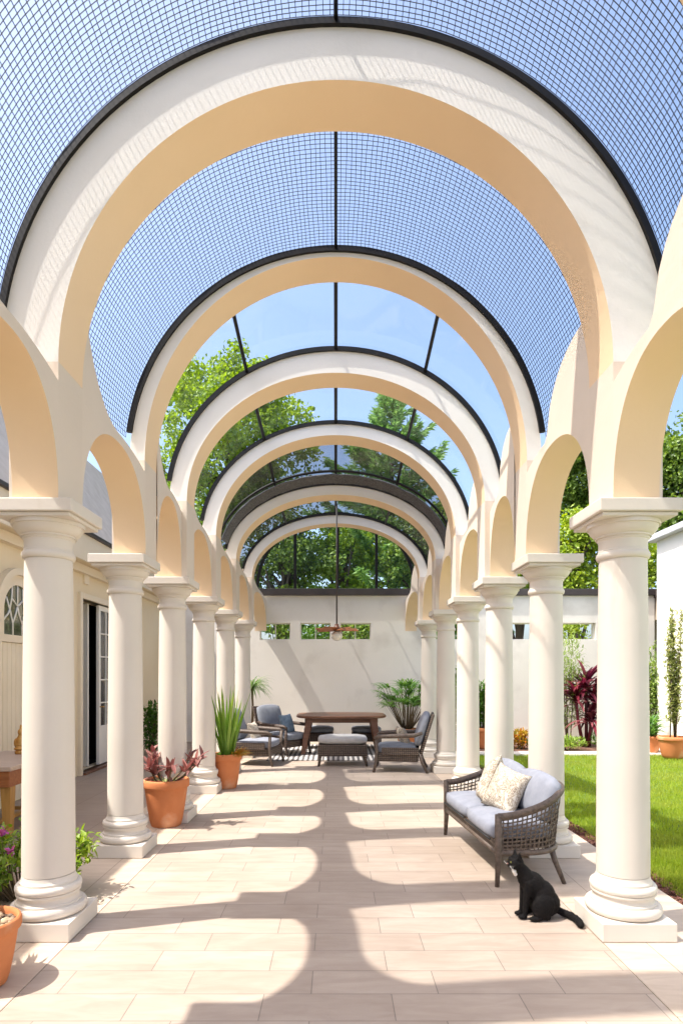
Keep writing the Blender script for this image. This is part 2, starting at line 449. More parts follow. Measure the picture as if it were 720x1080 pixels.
M['redwood'] = mat_wood('red_brown_wood', (.24, .07, .018), (.36, .125, .035), 1.4, (1, 9, 9), .4)
M['paleTop'] = mat_wood('worn_pale_wood', (.46, .34, .26), (.56, .43, .34), 1.4, (1, 9, 9), .45)
M['honey'] = mat_wood('honey_wood', (.38, .19, .04), (.5, .27, .07), 1.4, (9, 9, 1), .4)
M['brass'] = mat_noise('aged_brass', (.42, .22, .06), (.62, .36, .12), 20, .38, .2, 40, metal=.85)
M['rug'] = mat_stripes('striped_rug', (.52, .49, .46), (.10, .09, .09), 3.4, 'X')
M['catfur'] = mat_noise('black_cat_fur', (.003, .0025, .003), (.008, .006, .0055), 35, .7, .6, 160, spec=.18, stretch=(1, 1, .35))
M['catwhite'] = mat_noise('white_cat_fur', (.6, .58, .55), (.72, .7, .67), 30, .8, .4, 160)
M['eye'] = mat_noise('cat_eye', (.10, .10, .02), (.14, .13, .03), 10, .15)
M['pink'] = mat_noise('ear_skin', (.20, .09, .08), (.26, .13, .11), 10, .7)
M['globe'] = mat_noise('frosted_lamp_globe', (.72, .68, .60), (.76, .72, .64), 6, .25)
M['trunk'] = mat_noise('tree_bark', (.05, .035, .025), (.13, .10, .075), 5, .95, .9, 14, stretch=(1, 1, .25))
M['stem'] = mat_noise('plant_stem', (.10, .075, .04), (.18, .13, .075), 9, .9, .4, 30)
M['black_void'] = mat_noise('unlit_room_black', (.012, .011, .010), (.02, .018, .016), 2, .9)  # near-black walls put the unlit room's darkness into their colour
M['pebble'] = mat_leaf('pot_pebbles', [(.12, .07, .045), (.42, .32, .20), (.24, .15, .09), (.55, .45, .30)], .7, 0.0)
L_ = lambda n, cols, **k: mat_leaf(n, cols, **k)
M['oak'] = L_('broad_tree_leaves', [(0.093, 0.171, 0.016), (0.186, 0.290, 0.026), (0.269, 0.393, 0.039), (0.124, 0.222, 0.019)])
M['oakdark'] = L_('dark_tree_leaves', [(0.055, 0.109, 0.025), (0.123, 0.205, 0.032), (0.204, 0.301, 0.052), (0.081, 0.138, 0.025)])
M['oakbright'] = L_('yellow_green_leaves', [(0.168, 0.253, 0.022), (0.264, 0.368, 0.033), (0.336, 0.414, 0.055), (0.144, 0.253, 0.022)])
M['fir'] = L_('conifer_needles', [(0.098, 0.208, 0.057), (0.172, 0.323, 0.081), (0.245, 0.415, 0.113), (0.122, 0.253, 0.064)], trans=.25)
M['palm'] = L_('lady_palm_leaves', [(0.058, 0.144, 0.036), (0.117, 0.250, 0.054), (0.187, 0.346, 0.072)])
M['sword'] = L_('sword_leaves', [(0.084, 0.196, 0.019), (0.168, 0.308, 0.039), (0.280, 0.420, 0.078), (0.126, 0.252, 0.026)], rough=.35)
M['dracaena'] = L_('narrow_green_leaves', [(0.070, 0.140, 0.042), (0.140, 0.238, 0.070), (0.224, 0.322, 0.112)])
M['burgundy'] = L_('burgundy_leaves', [(.10, .012, .022), (.20, .03, .045), (.06, .01, .02), (.30, .09, .10)], rough=.3, trans=.25)
M['bronze'] = L_('bronze_succulent_leaves', [(0.192, 0.061, 0.055), (0.312, 0.121, 0.099), (0.144, 0.050, 0.044), (0.360, 0.176, 0.143)], trans=.15)
M['gold'] = L_('gold_orange_leaves', [(.34, .16, .02), (.45, .26, .03), (.28, .26, .04), (.40, .10, .02)])
M['variegated'] = L_('variegated_leaves', [(.16, .22, .05), (.38, .38, .16), (.24, .30, .08), (.46, .44, .22)])
M['bamboo'] = L_('light_bamboo_leaves', [(.16, .26, .05), (.24, .34, .08), (.30, .38, .12), (.12, .20, .04)])
M['shrub'] = L_('shrub_leaves', [(0.039, 0.104, 0.014), (0.078, 0.169, 0.024), (0.117, 0.234, 0.036)])
M['cover'] = L_('pale_ground_cover', [(.16, .27, .04), (.26, .36, .07), (.12, .22, .03)])
M['flower'] = L_('purple_petals', [(.36, .05, .26), (.50, .12, .40), (.42, .08, .18), (.55, .28, .5)], trans=.25)
M['flowerleaf'] = L_('flower_bed_leaves', [(0.091, 0.192, 0.017), (0.208, 0.324, 0.033), (0.312, 0.408, 0.066), (0.065, 0.132, 0.017)])

# ------------------------------------------------------------------ setting: ground, floors, lawn
def struct(name, mb, mat, **k):
    return tag(mb.build(name, mat, **k), kind='structure')
D_END = 8.0
g = MB(); g.box(-400, 400, -400, 400, -.6, -.12); struct('ground', g, M['ground'])
g = MB(); g.box(-.86 * U, .86 * U, -2.0 * U, D_END * U, -.12, 0); struct('patio_floor', g, M['tile'])
g = MB(); g.box(-1.24 * U, -.862 * U, -2.0 * U, D_END * U, -.12, 0.002); struct('border_paving', g, M['slab'])
g = MB(); g.box(.862 * U, 1.30 * U, -2.0 * U, D_END * U, -.12, 0.002); struct('border_paving', g, M['slab'])
g = MB(); g.box(-2.2 * U, -1.242 * U, -2.0 * U, D_END * U, -.12, -.002); struct('veranda_floor', g, M['veranda'])
g = MB(); g.box(1.385 * U, 3.72 * U, -1.6 * U, 6.72 * U, -.12, -.03); struct('lawn', g, M['lawnbase'])
g = MB(); g.box(1.302 * U, 1.383 * U, -1.6 * U, 6.72 * U, -.12, -.035); struct('mulch_bed', g, M['earth'])
g = MB(); g.box(1.302 * U, 3.72 * U, 6.725 * U, 6.98 * U, -.12, .0); struct('garden_path', g, M['concrete'])
g = MB(); g.box(1.302 * U, 3.72 * U, 6.985 * U, 7.97 * U, -.12, -.01); struct('planting_bed', g, M['earth'])
# bark chips and grass, uncountable
g = MB()
for i in range(5200):
    x = random.uniform(1.303, 1.40) * U; y = random.uniform(1.9, 6.6) * U if i > 3400 else random.uniform(1.9, 3.8) * U
    q = Vector((random.uniform(-1, 1), random.uniform(-1, 1), random.uniform(-.5, .5))).normalized()
    g.leaf((x, y, -.028 + random.random() * .02), Vector((random.uniform(-.6, .6), random.uniform(-.6, .6), 1)).normalized(), q, random.uniform(.02, .055), random.uniform(.01, .022))
tag(g.build('bark_mulch', M['bark'], recalc=False), 'red brown bark chips along the edge of the lawn', 'mulch', kind='stuff')
g = MB()
def blade(x, y, h, w):
    a = random.uniform(0, 2 * PI); l = random.uniform(.1, .5) * h; b = random.uniform(0, 2 * PI)
    dx, dy = math.cos(a) * w, math.sin(a) * w
    g.add([(x - dx, y - dy, -.031), (x + dx, y + dy, -.031), (x + math.cos(b) * l, y + math.sin(b) * l, -.031 + h)], [(0, 1, 2)])
for i in range(95000):
    d = 1.9 + 4.8 * random.random() ** 1.7
    x = random.uniform(1.35, min(3.7, .62 * d + .25)) if .62 * d + .25 > 1.4 else 1.4
    if x < 1.40 + .035 * noise.noise(Vector((d * 9, 0, 5))) and random.random() < .7: continue
    blade(x * U, d * U, random.uniform(.03, .06), random.uniform(.002, .0045) * (1 + d * .12))
tag(g.build('lawn_grass', M['grass'], recalc=False), 'short bright green mown grass right of the arcade', 'grass', kind='stuff')

# ------------------------------------------------------------------ the arcade
SPR = .57          # top of the capitals above the eye
CEN = 1.018        # centre line of the transverse arches
XI, XO = .90, 1.05
cols_d = [0.46, 1.28, 2.106, 3.015, 3.70, 4.58, 5.49, 6.50]
cols_x = [.98, .98, .98, 1.028, .98, .98, .98, .98]
#            df    db    a_i  b_i   a_o   b_o
arch = [( .35, .54, .90, .915, 1.08, 1.09),
        (1.18, 1.37, .90, .915, 1.08, 1.09),
        (2.00, 2.19, .90, .915, 1.085, 1.09),
        (2.92, 3.11, .905, .965, .975, .99),
        (3.60, 3.79, .87, .749, .97, .877),
        (4.48, 4.67, .87, .727, .97, .81),
        (5.39, 5.58, .87, .56, .96, .645),
        (6.40, 6.56, .87, .557, .96, .645)]

def column_profile():
    p = [(.110, .0625), (.117, .066), (.1215, .073), (.1225, .080), (.1215, .087), (.117, .094), (.111, .0965), (.1045, .0965), (.1045, .104), (.0995, .107), (.0965, .114), (.0965, .121), (.0995, .128), (.1035, .130), (.1035, .1365),
         (.100, .1365), (.1035, .139), (.1058, .145), (.1062, .150), (.1050, .156), (.1015, .161), (.097, .163), (.0915, .163), (.0915, .171), (.088, .175), (.0858, .182), (.0845, .190)]
    h0, h1 = .192, 1.255
    for i in range(13):
        t = i / 12
        p.append((.0845 - .0085 * t ** 1.6, h0 + (h1 - h0) * t))
    return p
def cap_profile():
    return [(.077, 1.2555), (.0815, 1.258), (.0845, 1.263), (.0855, 1.269), (.0845, 1.275), (.0815, 1.280), (.0795, 1.281), (.0795, 1.286), (.0775, 1.288), (.0772, 1.312), (.079, 1.320), (.083, 1.324), (.083, 1.330), (.0885, 1.330), (.0885, 1.336),
            (.092, 1.337), (.0985, 1.343), (.105, 1.351), (.109, 1.360), (.1105, 1.366), (.1165, 1.366), (.1165, 1.3785)]
def scl(p): return [(r * U, z * U) for r, z in p]
colroot = thing('column', (0, 0, 0), 'x', 'column')
b = MB(); b.rbox(-.121 * U, .121 * U, -.121 * U, .121 * U, 0.003, .062 * U + .0, .006)
b.build('plinth', M['column'], colroot)
prof = column_profile(); NB = 27
b = MB(); b.lathe(scl(prof[:NB]), 64); b.build('base_moulding', M['column'], colroot, smooth=True, auto=math.radians(32))
b = MB(); b.lathe(scl(prof[NB:]), 56); b.build('shaft', M['column'], colroot, smooth=True, auto=math.radians(50))
capo = MB(); capo.lathe(scl(cap_profile()), 64); capm = capo.build('capital', M['column'], colroot, smooth=True, auto=math.radians(32))
b = MB(); b.rbox(-.122 * U, .122 * U, -.122 * U, .122 * U, 1.379 * U, 1.392 * U, .005); b.rbox(-.133 * U, .133 * U, -.133 * U, .133 * U, 1.3925 * U, 1.4345 * U, .006)
b.build('abacus', M['column'], capm)
where = ['nearest the viewer, out by the front edge', 'in front of the netted bay', 'with the wide view of its whole base nearest the viewer', 'second from the front',
         'third from the front', 'fourth from the front', 'fifth from the front', 'last before the end wall']
Llab = {2: 'cream column in the left row, largest and nearest, beside the purple flowers', 3: 'cream column in the left row just in front of the bronze-leaved pot',
        4: 'cream column in the left row, its base hidden behind the bronze-leaved pot', 5: 'cream column in the left row just in front of the sword-leaved pot',
        6: 'cream column in the left row hidden low down by the sword-leaved pot', 7: 'cream column in the left row, farthest, behind the lounge chairs',
        0: 'cream column of the left row standing level with the viewer', 1: 'cream column of the left row beside the large near pot'}
Rlab = {2: 'cream column in the right row, largest and nearest, right of the black cat', 3: 'cream column in the right row right behind the wicker loveseat',
        4: 'cream column in the right row, third, seen over the far arm of the loveseat', 5: 'cream column in the right row just beyond the far end of the loveseat',
        6: 'cream column in the right row beside the right-hand armchair', 7: 'cream column in the right row, farthest, by the potted lady palm',
        0: 'cream column of the right row standing level with the viewer', 1: 'cream column of the right row nearer than the cat'}
first = True
for k in range(8):
    for s in (-1, 1):
        o = colroot if first else copy_tree(colroot)
        first = False
        o.location = G(s * cols_x[k], cols_d[k], .0)
        o['label'] = (Llab if s < 0 else Rlab)[k]; o['category'] = 'column'; o['group'] = 'columns of the arcade'

def ring_pts(a, b, n, d, sgn=1):
    return [W(a * math.cos(PI * i / n), d, CEN + b * math.sin(PI * i / n)) for i in range(n + 1)]
archlab = ['white arch overhead behind the viewer', 'white arch overhead just above the viewer', 'largest white arch, nearest in view, with the broad pale face',
           'second arch, thin and peach, closing the netted bay', 'third arch, pale faced, closing the clear glass bay', 'fourth arch from the front with a black rim', 'fifth arch from the front behind the dark netting roll',
           'farthest and smallest arch, before the end window']
for k, (df, db, ai, bi, ao, bo) in enumerate(arch):
    root = thing('transverse_arch', G(0, df), archlab[k], 'arch', 'arches across the patio')
    off = -G(0, df)
    n = 72
    mb = MB(Matrix.Translation(off))
    fi, fo = ring_pts(ai, bi, n, df), ring_pts(ao, bo, n, df)
    bi_, bo_ = ring_pts(ai, bi, n, db), ring_pts(ao, bo, n, db)
    vs = fi + fo + bi_ + bo_; m = n + 1
    fs = []
    for i in range(n):
        fs += [(i, i + 1, m + i + 1, m + i), (2 * m + i, 3 * m + i, 3 * m + i + 1, 2 * m + i + 1), (m + i, m + i + 1, 3 * m + i + 1, 3 * m + i)]
    mb.add(vs, fs)
    mb.build('arch_face', M['plaster'], root, smooth=True, auto=math.radians(35))
    for s in (-1, 1):
        x0, x1 = sorted((s * ai, s * 1.06))
        mb = MB(Matrix.Translation(off))
        mb.box(x0 * U, x1 * U, df * U, db * U, (SPR + E) * U + .001, (CEN + E) * U - .0005)
        mb.build('pier', M['spandrel'], root)
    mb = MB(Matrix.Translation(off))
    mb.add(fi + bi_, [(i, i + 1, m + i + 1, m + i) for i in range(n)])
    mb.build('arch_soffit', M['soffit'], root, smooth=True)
    # dark metal rim on the front outer edge
    mb = MB(Matrix.Translation(off))
    rr = .022 if k > 2 else .018
    r0 = -.004
    A = []
    d0, d1 = df - .014, df + .006
    n0, n1 = 3, n - 3
    rows = []
    for i in range(n0, n1 + 1):
        w = PI * i / n
        rows.append([W((ao + e) * math.cos(w), dd, CEN + (bo + e) * math.sin(w)) for (e, dd) in ((r0, d0), (rr, d0), (rr, d1), (r0, d1))])
    vs = [p for r in rows for p in r]; fs = []
    for i in range(len(rows) - 1):
        for j in range(4):
            fs.append((i * 4 + j, i * 4 + (j + 1) % 4, (i + 1) * 4 + (j + 1) % 4, (i + 1) * 4 + j))
    fs += [(0, 1, 2, 3), tuple((len(rows) - 1) * 4 + j for j in (3, 2, 1, 0))]
    mb.add(vs, fs)
    mb.build('rim', M['rim'], root, smooth=True, auto=math.radians(40))

# side walls with an arched opening in each bay
def top_left(u, k):
    # added quarter-round fillet behind each arch rounds the floor shadows, then thin crest
    ao, bo = arch[k][4], arch[k][5]
    hi = min(1.52, CEN + bo * math.sqrt(max(0, 1 - (.905 / ao) ** 2)))
    lo = 1.005
    if u < .5:
        return hi - (hi - lo) * math.sqrt(max(0, 1 - (1 - max(u, 0) / .5) ** 2))
    return lo - .05 * ((u - .5) / .5) ** 1.8
def top_h(u):
    # stays high behind each arch, dips past the middle of the bay
    if u < .6:
        return 1.0 + .29 * math.sqrt(max(0, 1 - (max(u, 0) / .6) ** 2.6))
    h = 1.0 - .05 * ((u - .6) / .4) ** 1.8
    return h
for s in (-1, 1):
    root = thing('arcade_wall', G(s * 1.0, 2.0, (SPR + E) * U),
                 'cream wall of arches carried on the left row of columns' if s < 0 else 'cream wall of arches carried on the right row of columns', 'arcade')
    mo = Matrix.Translation(-root.location)
    wall = MB(mo)
    for k in range(8):
        d0 = arch[k][1]; d1 = arch[k + 1][0] if k < 7 else D_END - .001
        n = 40; mid = (d0 + d1) / 2; hs = (d1 - d0) / 2; cr = .395
        low = []; 
        for i in range(n + 1):
            w = PI * (1 - i / n)
            low.append((mid + hs * math.copysign(abs(math.cos(w)) ** .88, math.cos(w)), SPR + cr * math.sin(w) ** .88))
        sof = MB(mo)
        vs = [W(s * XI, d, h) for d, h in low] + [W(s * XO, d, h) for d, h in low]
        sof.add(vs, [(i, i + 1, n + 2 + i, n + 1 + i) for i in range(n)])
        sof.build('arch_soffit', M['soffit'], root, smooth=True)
        tops = [(d, top_left((d - d0) / (d1 - d0), k) if s < 0 else top_h((d - d0) / (d1 - d0))) for d, h in low]
        vs = []
        for x in (XI, XO):
            vs += [W(s * x, d, h) for d, h in low] + [W(s * x, d, max(h if x == XI else min(h, 1.07), low[i][1] + .035)) for i, (d, h) in enumerate(tops)]
        m = n + 1; fs = []
        for i in range(n):
            fs += [(i, i + 1, m + i + 1, m + i), (2 * m + i, 3 * m + i, 3 * m + i + 1, 2 * m + i + 1), (m + i, m + i + 1, 3 * m + i + 1, 3 * m + i)]
        wall.add(vs, fs)
    wall.build('spandrel_wall', M['spandrel'], root, smooth=True, auto=math.radians(35))

# roof: nets over the two near bays, glass behind
def bay(k):
    a0, b0 = arch[k][4], arch[k][5]; d0 = (arch[k][0] + arch[k][1]) / 2
    if k < 7:
        a1, b1 = arch[k + 1][4], arch[k + 1][5]; d1 = arch[k + 1][0] - .014
    else:
        a1, b1, d1 = 1.06, 1.04, D_END
    return a0, b0, d0, a1, b1, d1
def roof_pt(k, t, w, r=0.018):
    a0, b0, d0, a1, b1, d1 = bay(k)
    a = a0 + (a1 - a0) * t + r; b_ = b0 + (b1 - b0) * t + r
    return W(a * math.cos(w), d0 + (d1 - d0) * t, CEN + b_ * math.sin(w))
W0, W1 = math.radians(6), math.radians(174)
netlab = {1: 'black square-mesh shade net over the nearest bay of the roof', 2: 'black fine-mesh shade net over the second bay, beyond the largest arch'}
for k in (1, 2):
    root = thing('roof_net', G(0, bay(k)[2], (CEN + E) * U), netlab[k], 'shade net', 'shade nets on the roof')
    mo = Matrix.Translation(-root.location)
    nl = 152 if k == 1 else 150; nh = 44 if k == 1 else 46
    rad = .0026
    mb = MB(mo)
    for i in range(nl + 1):
        w = W0 + (W1 - W0) * i / nl
        ph = random.uniform(0, 6.28)
        pts = []
        for j in range(8):
            t = j / 7
            sag = -.008 * math.sin(PI * t) + .0025 * noise.noise(Vector((w * 5, t * 4, k * 9.0)))
            pts.append(roof_pt(k, t, w + .0016 * math.sin(ph + t * 9) + .004 * noise.noise(Vector((w * 8, t * 5, 3 + k))), .02 + sag))
        mb.tube(pts, rad, 3, caps=False)
    mb.build('lengthwise_cords', M['net'], root, recalc=False)
    mb = MB(mo)
    for j in range(nh + 1):
        t0 = j / nh
        pts = []
        for i in range(73):
            w = W0 + (W1 - W0) * i / 72
            t = min(1, max(0, t0 + .004 * noise.noise(Vector((w * 6, t0 * 9, 20 + k)))))
            sag = -.008 * math.sin(PI * t) + .0025 * noise.noise(Vector((w * 5, t * 4, k * 9.0)))
            pts.append(roof_pt(k, t, w, .0205 + sag))
        mb.tube(pts, rad, 3, caps=False)
    mb.build('crosswise_cords', M['net'], root, recalc=False)
    mb = MB(mo)
    mb.tube([roof_pt(k, j / 8, PI / 2, .012) for j in range(9)], .013, 6)
    mb.build('ridge_bar', M['rim'], root, smooth=True)
glab = {0: 'glass roof bay directly above the viewer', 3: 'clear glass roof bay showing open sky beyond the second arch', 4: 'clear glass roof bay with the leafy tree behind it',
        5: 'glass roof bay greyed for dark netting, third of the glazed ones', 6: 'glass roof bay greyed for dark netting, before the last arch', 7: 'glass roof bay next to the end wall'}
BARS = [math.radians(a) for a in (58, 90, 122)]
for k in (0, 3, 4, 5, 6, 7):
    root = thing('glass_roof', G(0, bay(k)[2], (CEN + E) * U), glab[k], 'glass roof', 'glazed bays of the roof')
    mo = Matrix.Translation(-root.location)
    edges = [W0] + BARS + [W1]
    gm = M['netgrey'] if k in (5, 6, 7) else M['glass']
    for q in range(4):
        wa, wb = edges[q] + .004, edges[q + 1] - .004
        mb = MB(mo); n = 12; vs = []
        for r in (.016, .021):
            for t in (0, 1):
                vs += [roof_pt(k, t, wa + (wb - wa) * i / n, r) for i in range(n + 1)]
        m = n + 1; fs = []
        for i in range(n):
            fs += [(i, i + 1, m + i + 1, m + i), (2 * m + i, 3 * m + i, 3 * m + i + 1, 2 * m + i + 1), (i, 2 * m + i, 2 * m + i + 1, i + 1), (m + i, m + i + 1, 3 * m + i + 1, 3 * m + i)]
        fs += [(0, m, 3 * m, 2 * m), (n, 2 * m + n, 3 * m + n, m + n)]
        mb.add(vs, fs)
        mb.build('glass_pane', gm, root, smooth=True, auto=math.radians(40))
    for w in BARS:
        mb = MB(mo)
        mb.tube([roof_pt(k, j / 6, w, .010) for j in range(7)], .0185 if k == 3 else .021, 6)
        mb.build('roof_bar', M['rim'], root, smooth=True)
# rolled netting hanging in front of the fifth arch
root = thing('netting_roll', G(0, 5.2, (CEN + E) * U), 'dark gathered strip of netting hung in front of the fifth arch', 'netting')
mo = Matrix.Translation(-root.location)
mb = MB(mo); vs = []; n = 90
prof2 = [(5.14, .034), (5.17, .050), (5.20, .030), (5.23, .046), (5.27, .026), (5.30, .040), (5.33, .024)]
for (d, r) in prof2:
    for i in range(n + 1):
        w = math.radians(10) + math.radians(160) * i / n
        e = r - .055 + .008 * noise.noise(Vector((w * 9, d * 30, 1)))
        vs.append(W((arch[6][4] + .02 + e) * math.cos(w), d, CEN + (arch[6][5] + .03 + e) * math.sin(w)))
fs = [(j * (n + 1) + i, j * (n + 1) + i + 1, (j + 1) * (n + 1) + i + 1, (j + 1) * (n + 1) + i) for j in range(len(prof2) - 1) for i in range(n)]
mb.add(vs, fs)
o = mb.build('gathered_net', mat_noise('grey_net_cloth', (.05, .05, .055), (.16, .16, .17), 60, .9, .5, 90), root, smooth=True)
sm = o.modifiers.new('Solid', 'SOLIDIFY'); sm.thickness = .012
mb = MB(mo); mb.tube([W((arch[6][4] + .03) * math.cos(math.radians(8 + 164 * i / 60)), 5.13, CEN + (arch[6][5] + .035) * math.sin(math.radians(8 + 164 * i / 60))) for i in range(61)], .02, 6)
mb.build('hanging_hoop', M['rim'], root, smooth=True)

# ------------------------------------------------------------------ end wall with the arched window, garden wall
def wall_x(mb, x0, x1, h0, h1, d0, d1, holes):
    us = sorted({x0, x1} | {v for h in holes for v in h[:2]}); vs = sorted({h0, h1} | {v for h in holes for v in h[2:]})
    slab(mb, us, vs, lambda u, v: any(a < u < b and c < v < e for a, b, c, e in holes), d0, d1, lambda u, v, w: W(u, w, v))
def px2x(px, d=D_END): return (px - 354) / F * d
def py2h(py, d=D_END): return (712 - py) / F * d
WT = 1.03
holes = [(px2x(a), px2x(b), py2h(675), py2h(657)) for a, b in ((274, 306), (316.5, 348.5), (358.5, 391), (458, 497), (540, 628))]
root = thing('end_wall', G(0, D_END), 'tall white rendered wall closing the far end of the patio, with small square openings', 'wall')
mo = Matrix.Translation(-root.location)
mb = MB(mo); wall_x(mb, -3.0, px2x(690), -E, WT, D_END, D_END + .14, holes)
mb.build('wall_body', M['endwall'], root)
mb = MB(mo)
mb.rbox(-3.0 * U, -1.07 * U, (D_END - .04) * U, (D_END + .18) * U, (WT + E) * U + .002, (WT + E + .085) * U, .01)
mb.rbox(1.07 * U, px2x(690) * U, (D_END - .04) * U, (D_END + .18) * U, (WT + E) * U + .002, (WT + E + .085) * U, .01)
mb.build('wall_coping', M['fascia'], root)
for (a, b_, c, e) in holes:
    mb = MB(mo)
    f = .012
    for (x0, x1, z0, z1) in ((a, b_, c, c + f), (a, b_, e - f, e), (a, a + f, c + f, e - f), (b_ - f, b_, c + f, e - f)):
        mb.box(x0 * U, x1 * U, (D_END + .05) * U, (D_END + .09) * U, (z0 + E) * U, (z1 + E) * U)
    if b_ - a < .6:
        m_ = (a + b_) / 2
        mb.box((m_ - .005) * U, (m_ + .005) * U, (D_END + .055) * U, (D_END + .085) * U, (c + f + E) * U, (e - f + E) * U)
    mb.build('window_frame', M['trim'], root)
# arched window above the end wall
root = thing('arched_window', G(0, D_END, (WT + E) * U), 'wide half-round window with black bars above the end wall', 'window')
mo = Matrix.Translation(-root.location)
LA, LB, LH = 1.04, 1.0, WT + .087
mb = MB(mo); mb.rbox(-1.068 * U, 1.068 * U, (D_END - .05) * U, (D_END + .12) * U, (WT + E) * U + .002, (LH + E) * U, .008)
mb.build('sill_beam', M['fascia'], root)
mb = MB(mo); n = 60; vs = []
for (a, b_) in ((LA, LB), (LA - .035, LB - .035)):
    for d in (D_END, D_END + .06):
        vs += [W(a * math.cos(PI * i / n), d, LH + .002 + b_ * math.sin(PI * i / n)) for i in range(n + 1)]
m = n + 1; fs = []
for i in range(n):
    fs += [(i, i + 1, m + i + 1, m + i), (2 * m + i, 2 * m + i + 1, 3 * m + i + 1, 3 * m + i), (i, 2 * m + i, 2 * m + i + 1, i + 1), (m + i, m + i + 1, 3 * m + i + 1, 3 * m + i)]
mb.add(vs, fs); mb.build('window_frame', M['rim'], root, smooth=True, auto=math.radians(40))
for px in (311, 356, 397):
    x = px2x(px); hh = LB * math.sqrt(1 - (x / LA) ** 2) - .03
    mb = MB(mo); mb.box((x - .018) * U, (x + .018) * U, (D_END + .005) * U, (D_END + .05) * U, (LH + E) * U, (LH + hh + E) * U)
    mb.build('mullion', M['rim'], root)
mb = MB(mo)
vs = [W((LA - .03) * math.cos(PI * i / n), D_END + .027, LH + (LB - .03) * math.sin(PI * i / n)) for i in range(n + 1)]
vs2 = [p + Vector((0, .01, 0)) for p in vs]
mb.add(vs + vs2, [tuple(range(n + 1)), tuple(range(2 * n + 1, n, -1))] + [(i, i + 1, n + 2 + i, n + 1 + i) for i in range(n)])
mb.build('window_pane', M['glass'], root)
# white building on the right
root = thing('white_building', G(3.75, 4, 0), 'bright white building wall with a grey roof edge at the far right', 'building')
mo = Matrix.Translation(-root.location)
BH = 1.56
mb = MB(mo); mb.box(3.75 * U, 5.6 * U, -2.0 * U, 7.20 * U, -.1, (BH + E) * U); mb.build('wall', M['wallwhite'], root)
mb = MB(mo); mb.rbox(3.66 * U, 5.7 * U, -2.1 * U, 7.30 * U, (BH + E) * U + .003, (BH + .07 + E) * U, .01); mb.build('roof', mat_noise('grey_gutter', (.42, .43, .46), (.5, .51, .54), 3, .5), root)
# low beige outbuilding beyond its corner
root = thing('garden_shed', G(3.98, 7.75), 'small beige outbuilding with a glazed front between wall and white building', 'building')
mo = Matrix.Translation(-root.location)
mb = MB(mo); mb.box(px2x(691) * U, 4.75 * U, 7.75 * U, 8.6 * U, (py2h(652, 7.75) + E) * U, (py2h(628, 7.75) + E) * U); mb.build('wall', mat_noise('beige_render', (.36, .29, .22), (.42, .34, .26), 2, .8), root)
mb = MB(mo); mb.box(px2x(689) * U, 4.8 * U, 7.7 * U, 8.65 * U, (py2h(628, 7.75) + E) * U + .002, (py2h(619, 7.75) + E) * U); mb.build('roof', M['fascia'], root)
mb = MB(mo); mb.box(px2x(692) * U, 4.7 * U, 7.80 * U, 7.815 * U, -.05, (py2h(652, 7.75) + E) * U - .003); mb.build('glass_front', mat_glass('greenish_glass', (.45, .62, .52), .2, .3), root)
mb = MB(mo); mb.box(px2x(692) * U, 4.7 * U, 8.4 * U, 8.55 * U, -.05, (py2h(652, 7.75) + E) * U - .003); mb.build('rear_wall', mat_noise('beige_render_inside', (.36, .29, .22), (.42, .34, .26), 2, .8), root)

# ------------------------------------------------------------------ house on the left
HX = -2.2; HT = .945
root = thing('house', G(HX, 4, 0), 'cream house with deep eaves along the left side of the covered walk', 'house')
mo = Matrix.Translation(-root.location)
DO = (5.30, 6.12, -E + .02, .66)      # double door opening
mb = MB(mo)
us = [-2.0, DO[0], DO[1], D_END - .002]; vs = [-E, DO[2], DO[3], HT]
slab(mb, us, vs, lambda u, v: DO[0] < u < DO[1] and DO[2] < v < DO[3], HX, HX - .12, lambda u, v, w: W(w, u, v))
mb.build('wall', M['housewall'], root)
mb = MB(mo)
mb.box((HX - .35) * U, -2.085 * U, -2.0 * U, (D_END - .003) * U, (HT + E) * U + .002, (HT + .03 + E) * U); mb.build('eaves_soffit', M['housewall'], root)
mb = MB(mo)
mb.box((HX - .03) * U, (HX + .05) * U, -2.0 * U, (D_END - .004) * U, (HT - .07 + E) * U, (HT + E) * U - .002)
mb.build('eaves_beam', M['trimcream'], root)
mb = MB(mo); mb.box(-2.083 * U, -2.06 * U, -2.0 * U, (D_END - .01) * U, (HT - .004 + E) * U, (HT + .215 + E) * U); mb.build('fascia_board', M['trimcream'], root)
mb = MB(mo); mb.rbox(-2.083 * U, -2.035 * U, -2.0 * U, (D_END - .01) * U, (HT + .2155 + E) * U, (HT + .25 + E) * U, .012); mb.build('gutter', M['fascia'], root)
mb = MB(mo); mb.add([W(-2.09, -2, HT + .20), W(-2.09, 8.0, HT + .20), W(-2.9, 8.0, HT + 1.5), W(-2.9, -2, HT + 1.5), W(-2.09, -2, HT + .25), W(-2.09, 8.0, HT + .25), W(-2.9, 8.0, HT + 1.56), W(-2.9, -2, HT + 1.56)],
                  [(0, 1, 2, 3), (4, 5, 6, 7), (0, 1, 5, 4), (1, 2, 6, 5), (2, 3, 7, 6), (3, 0, 4, 7)]); mb.build('roof', mat_noise('grey_roof_tiles', (.36, .31, .26), (.44, .385, .33), 5, .8), root)
# dark room behind the open leaf
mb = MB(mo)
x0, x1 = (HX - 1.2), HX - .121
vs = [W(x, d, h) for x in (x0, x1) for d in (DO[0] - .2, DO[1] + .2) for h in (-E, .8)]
mb.add(vs, [(0, 1, 3, 2), (0, 1, 5, 4), (2, 3, 7, 6), (0, 2, 6, 4), (1, 3, 7, 5)]); mb.build('room', M['black_void'], root)
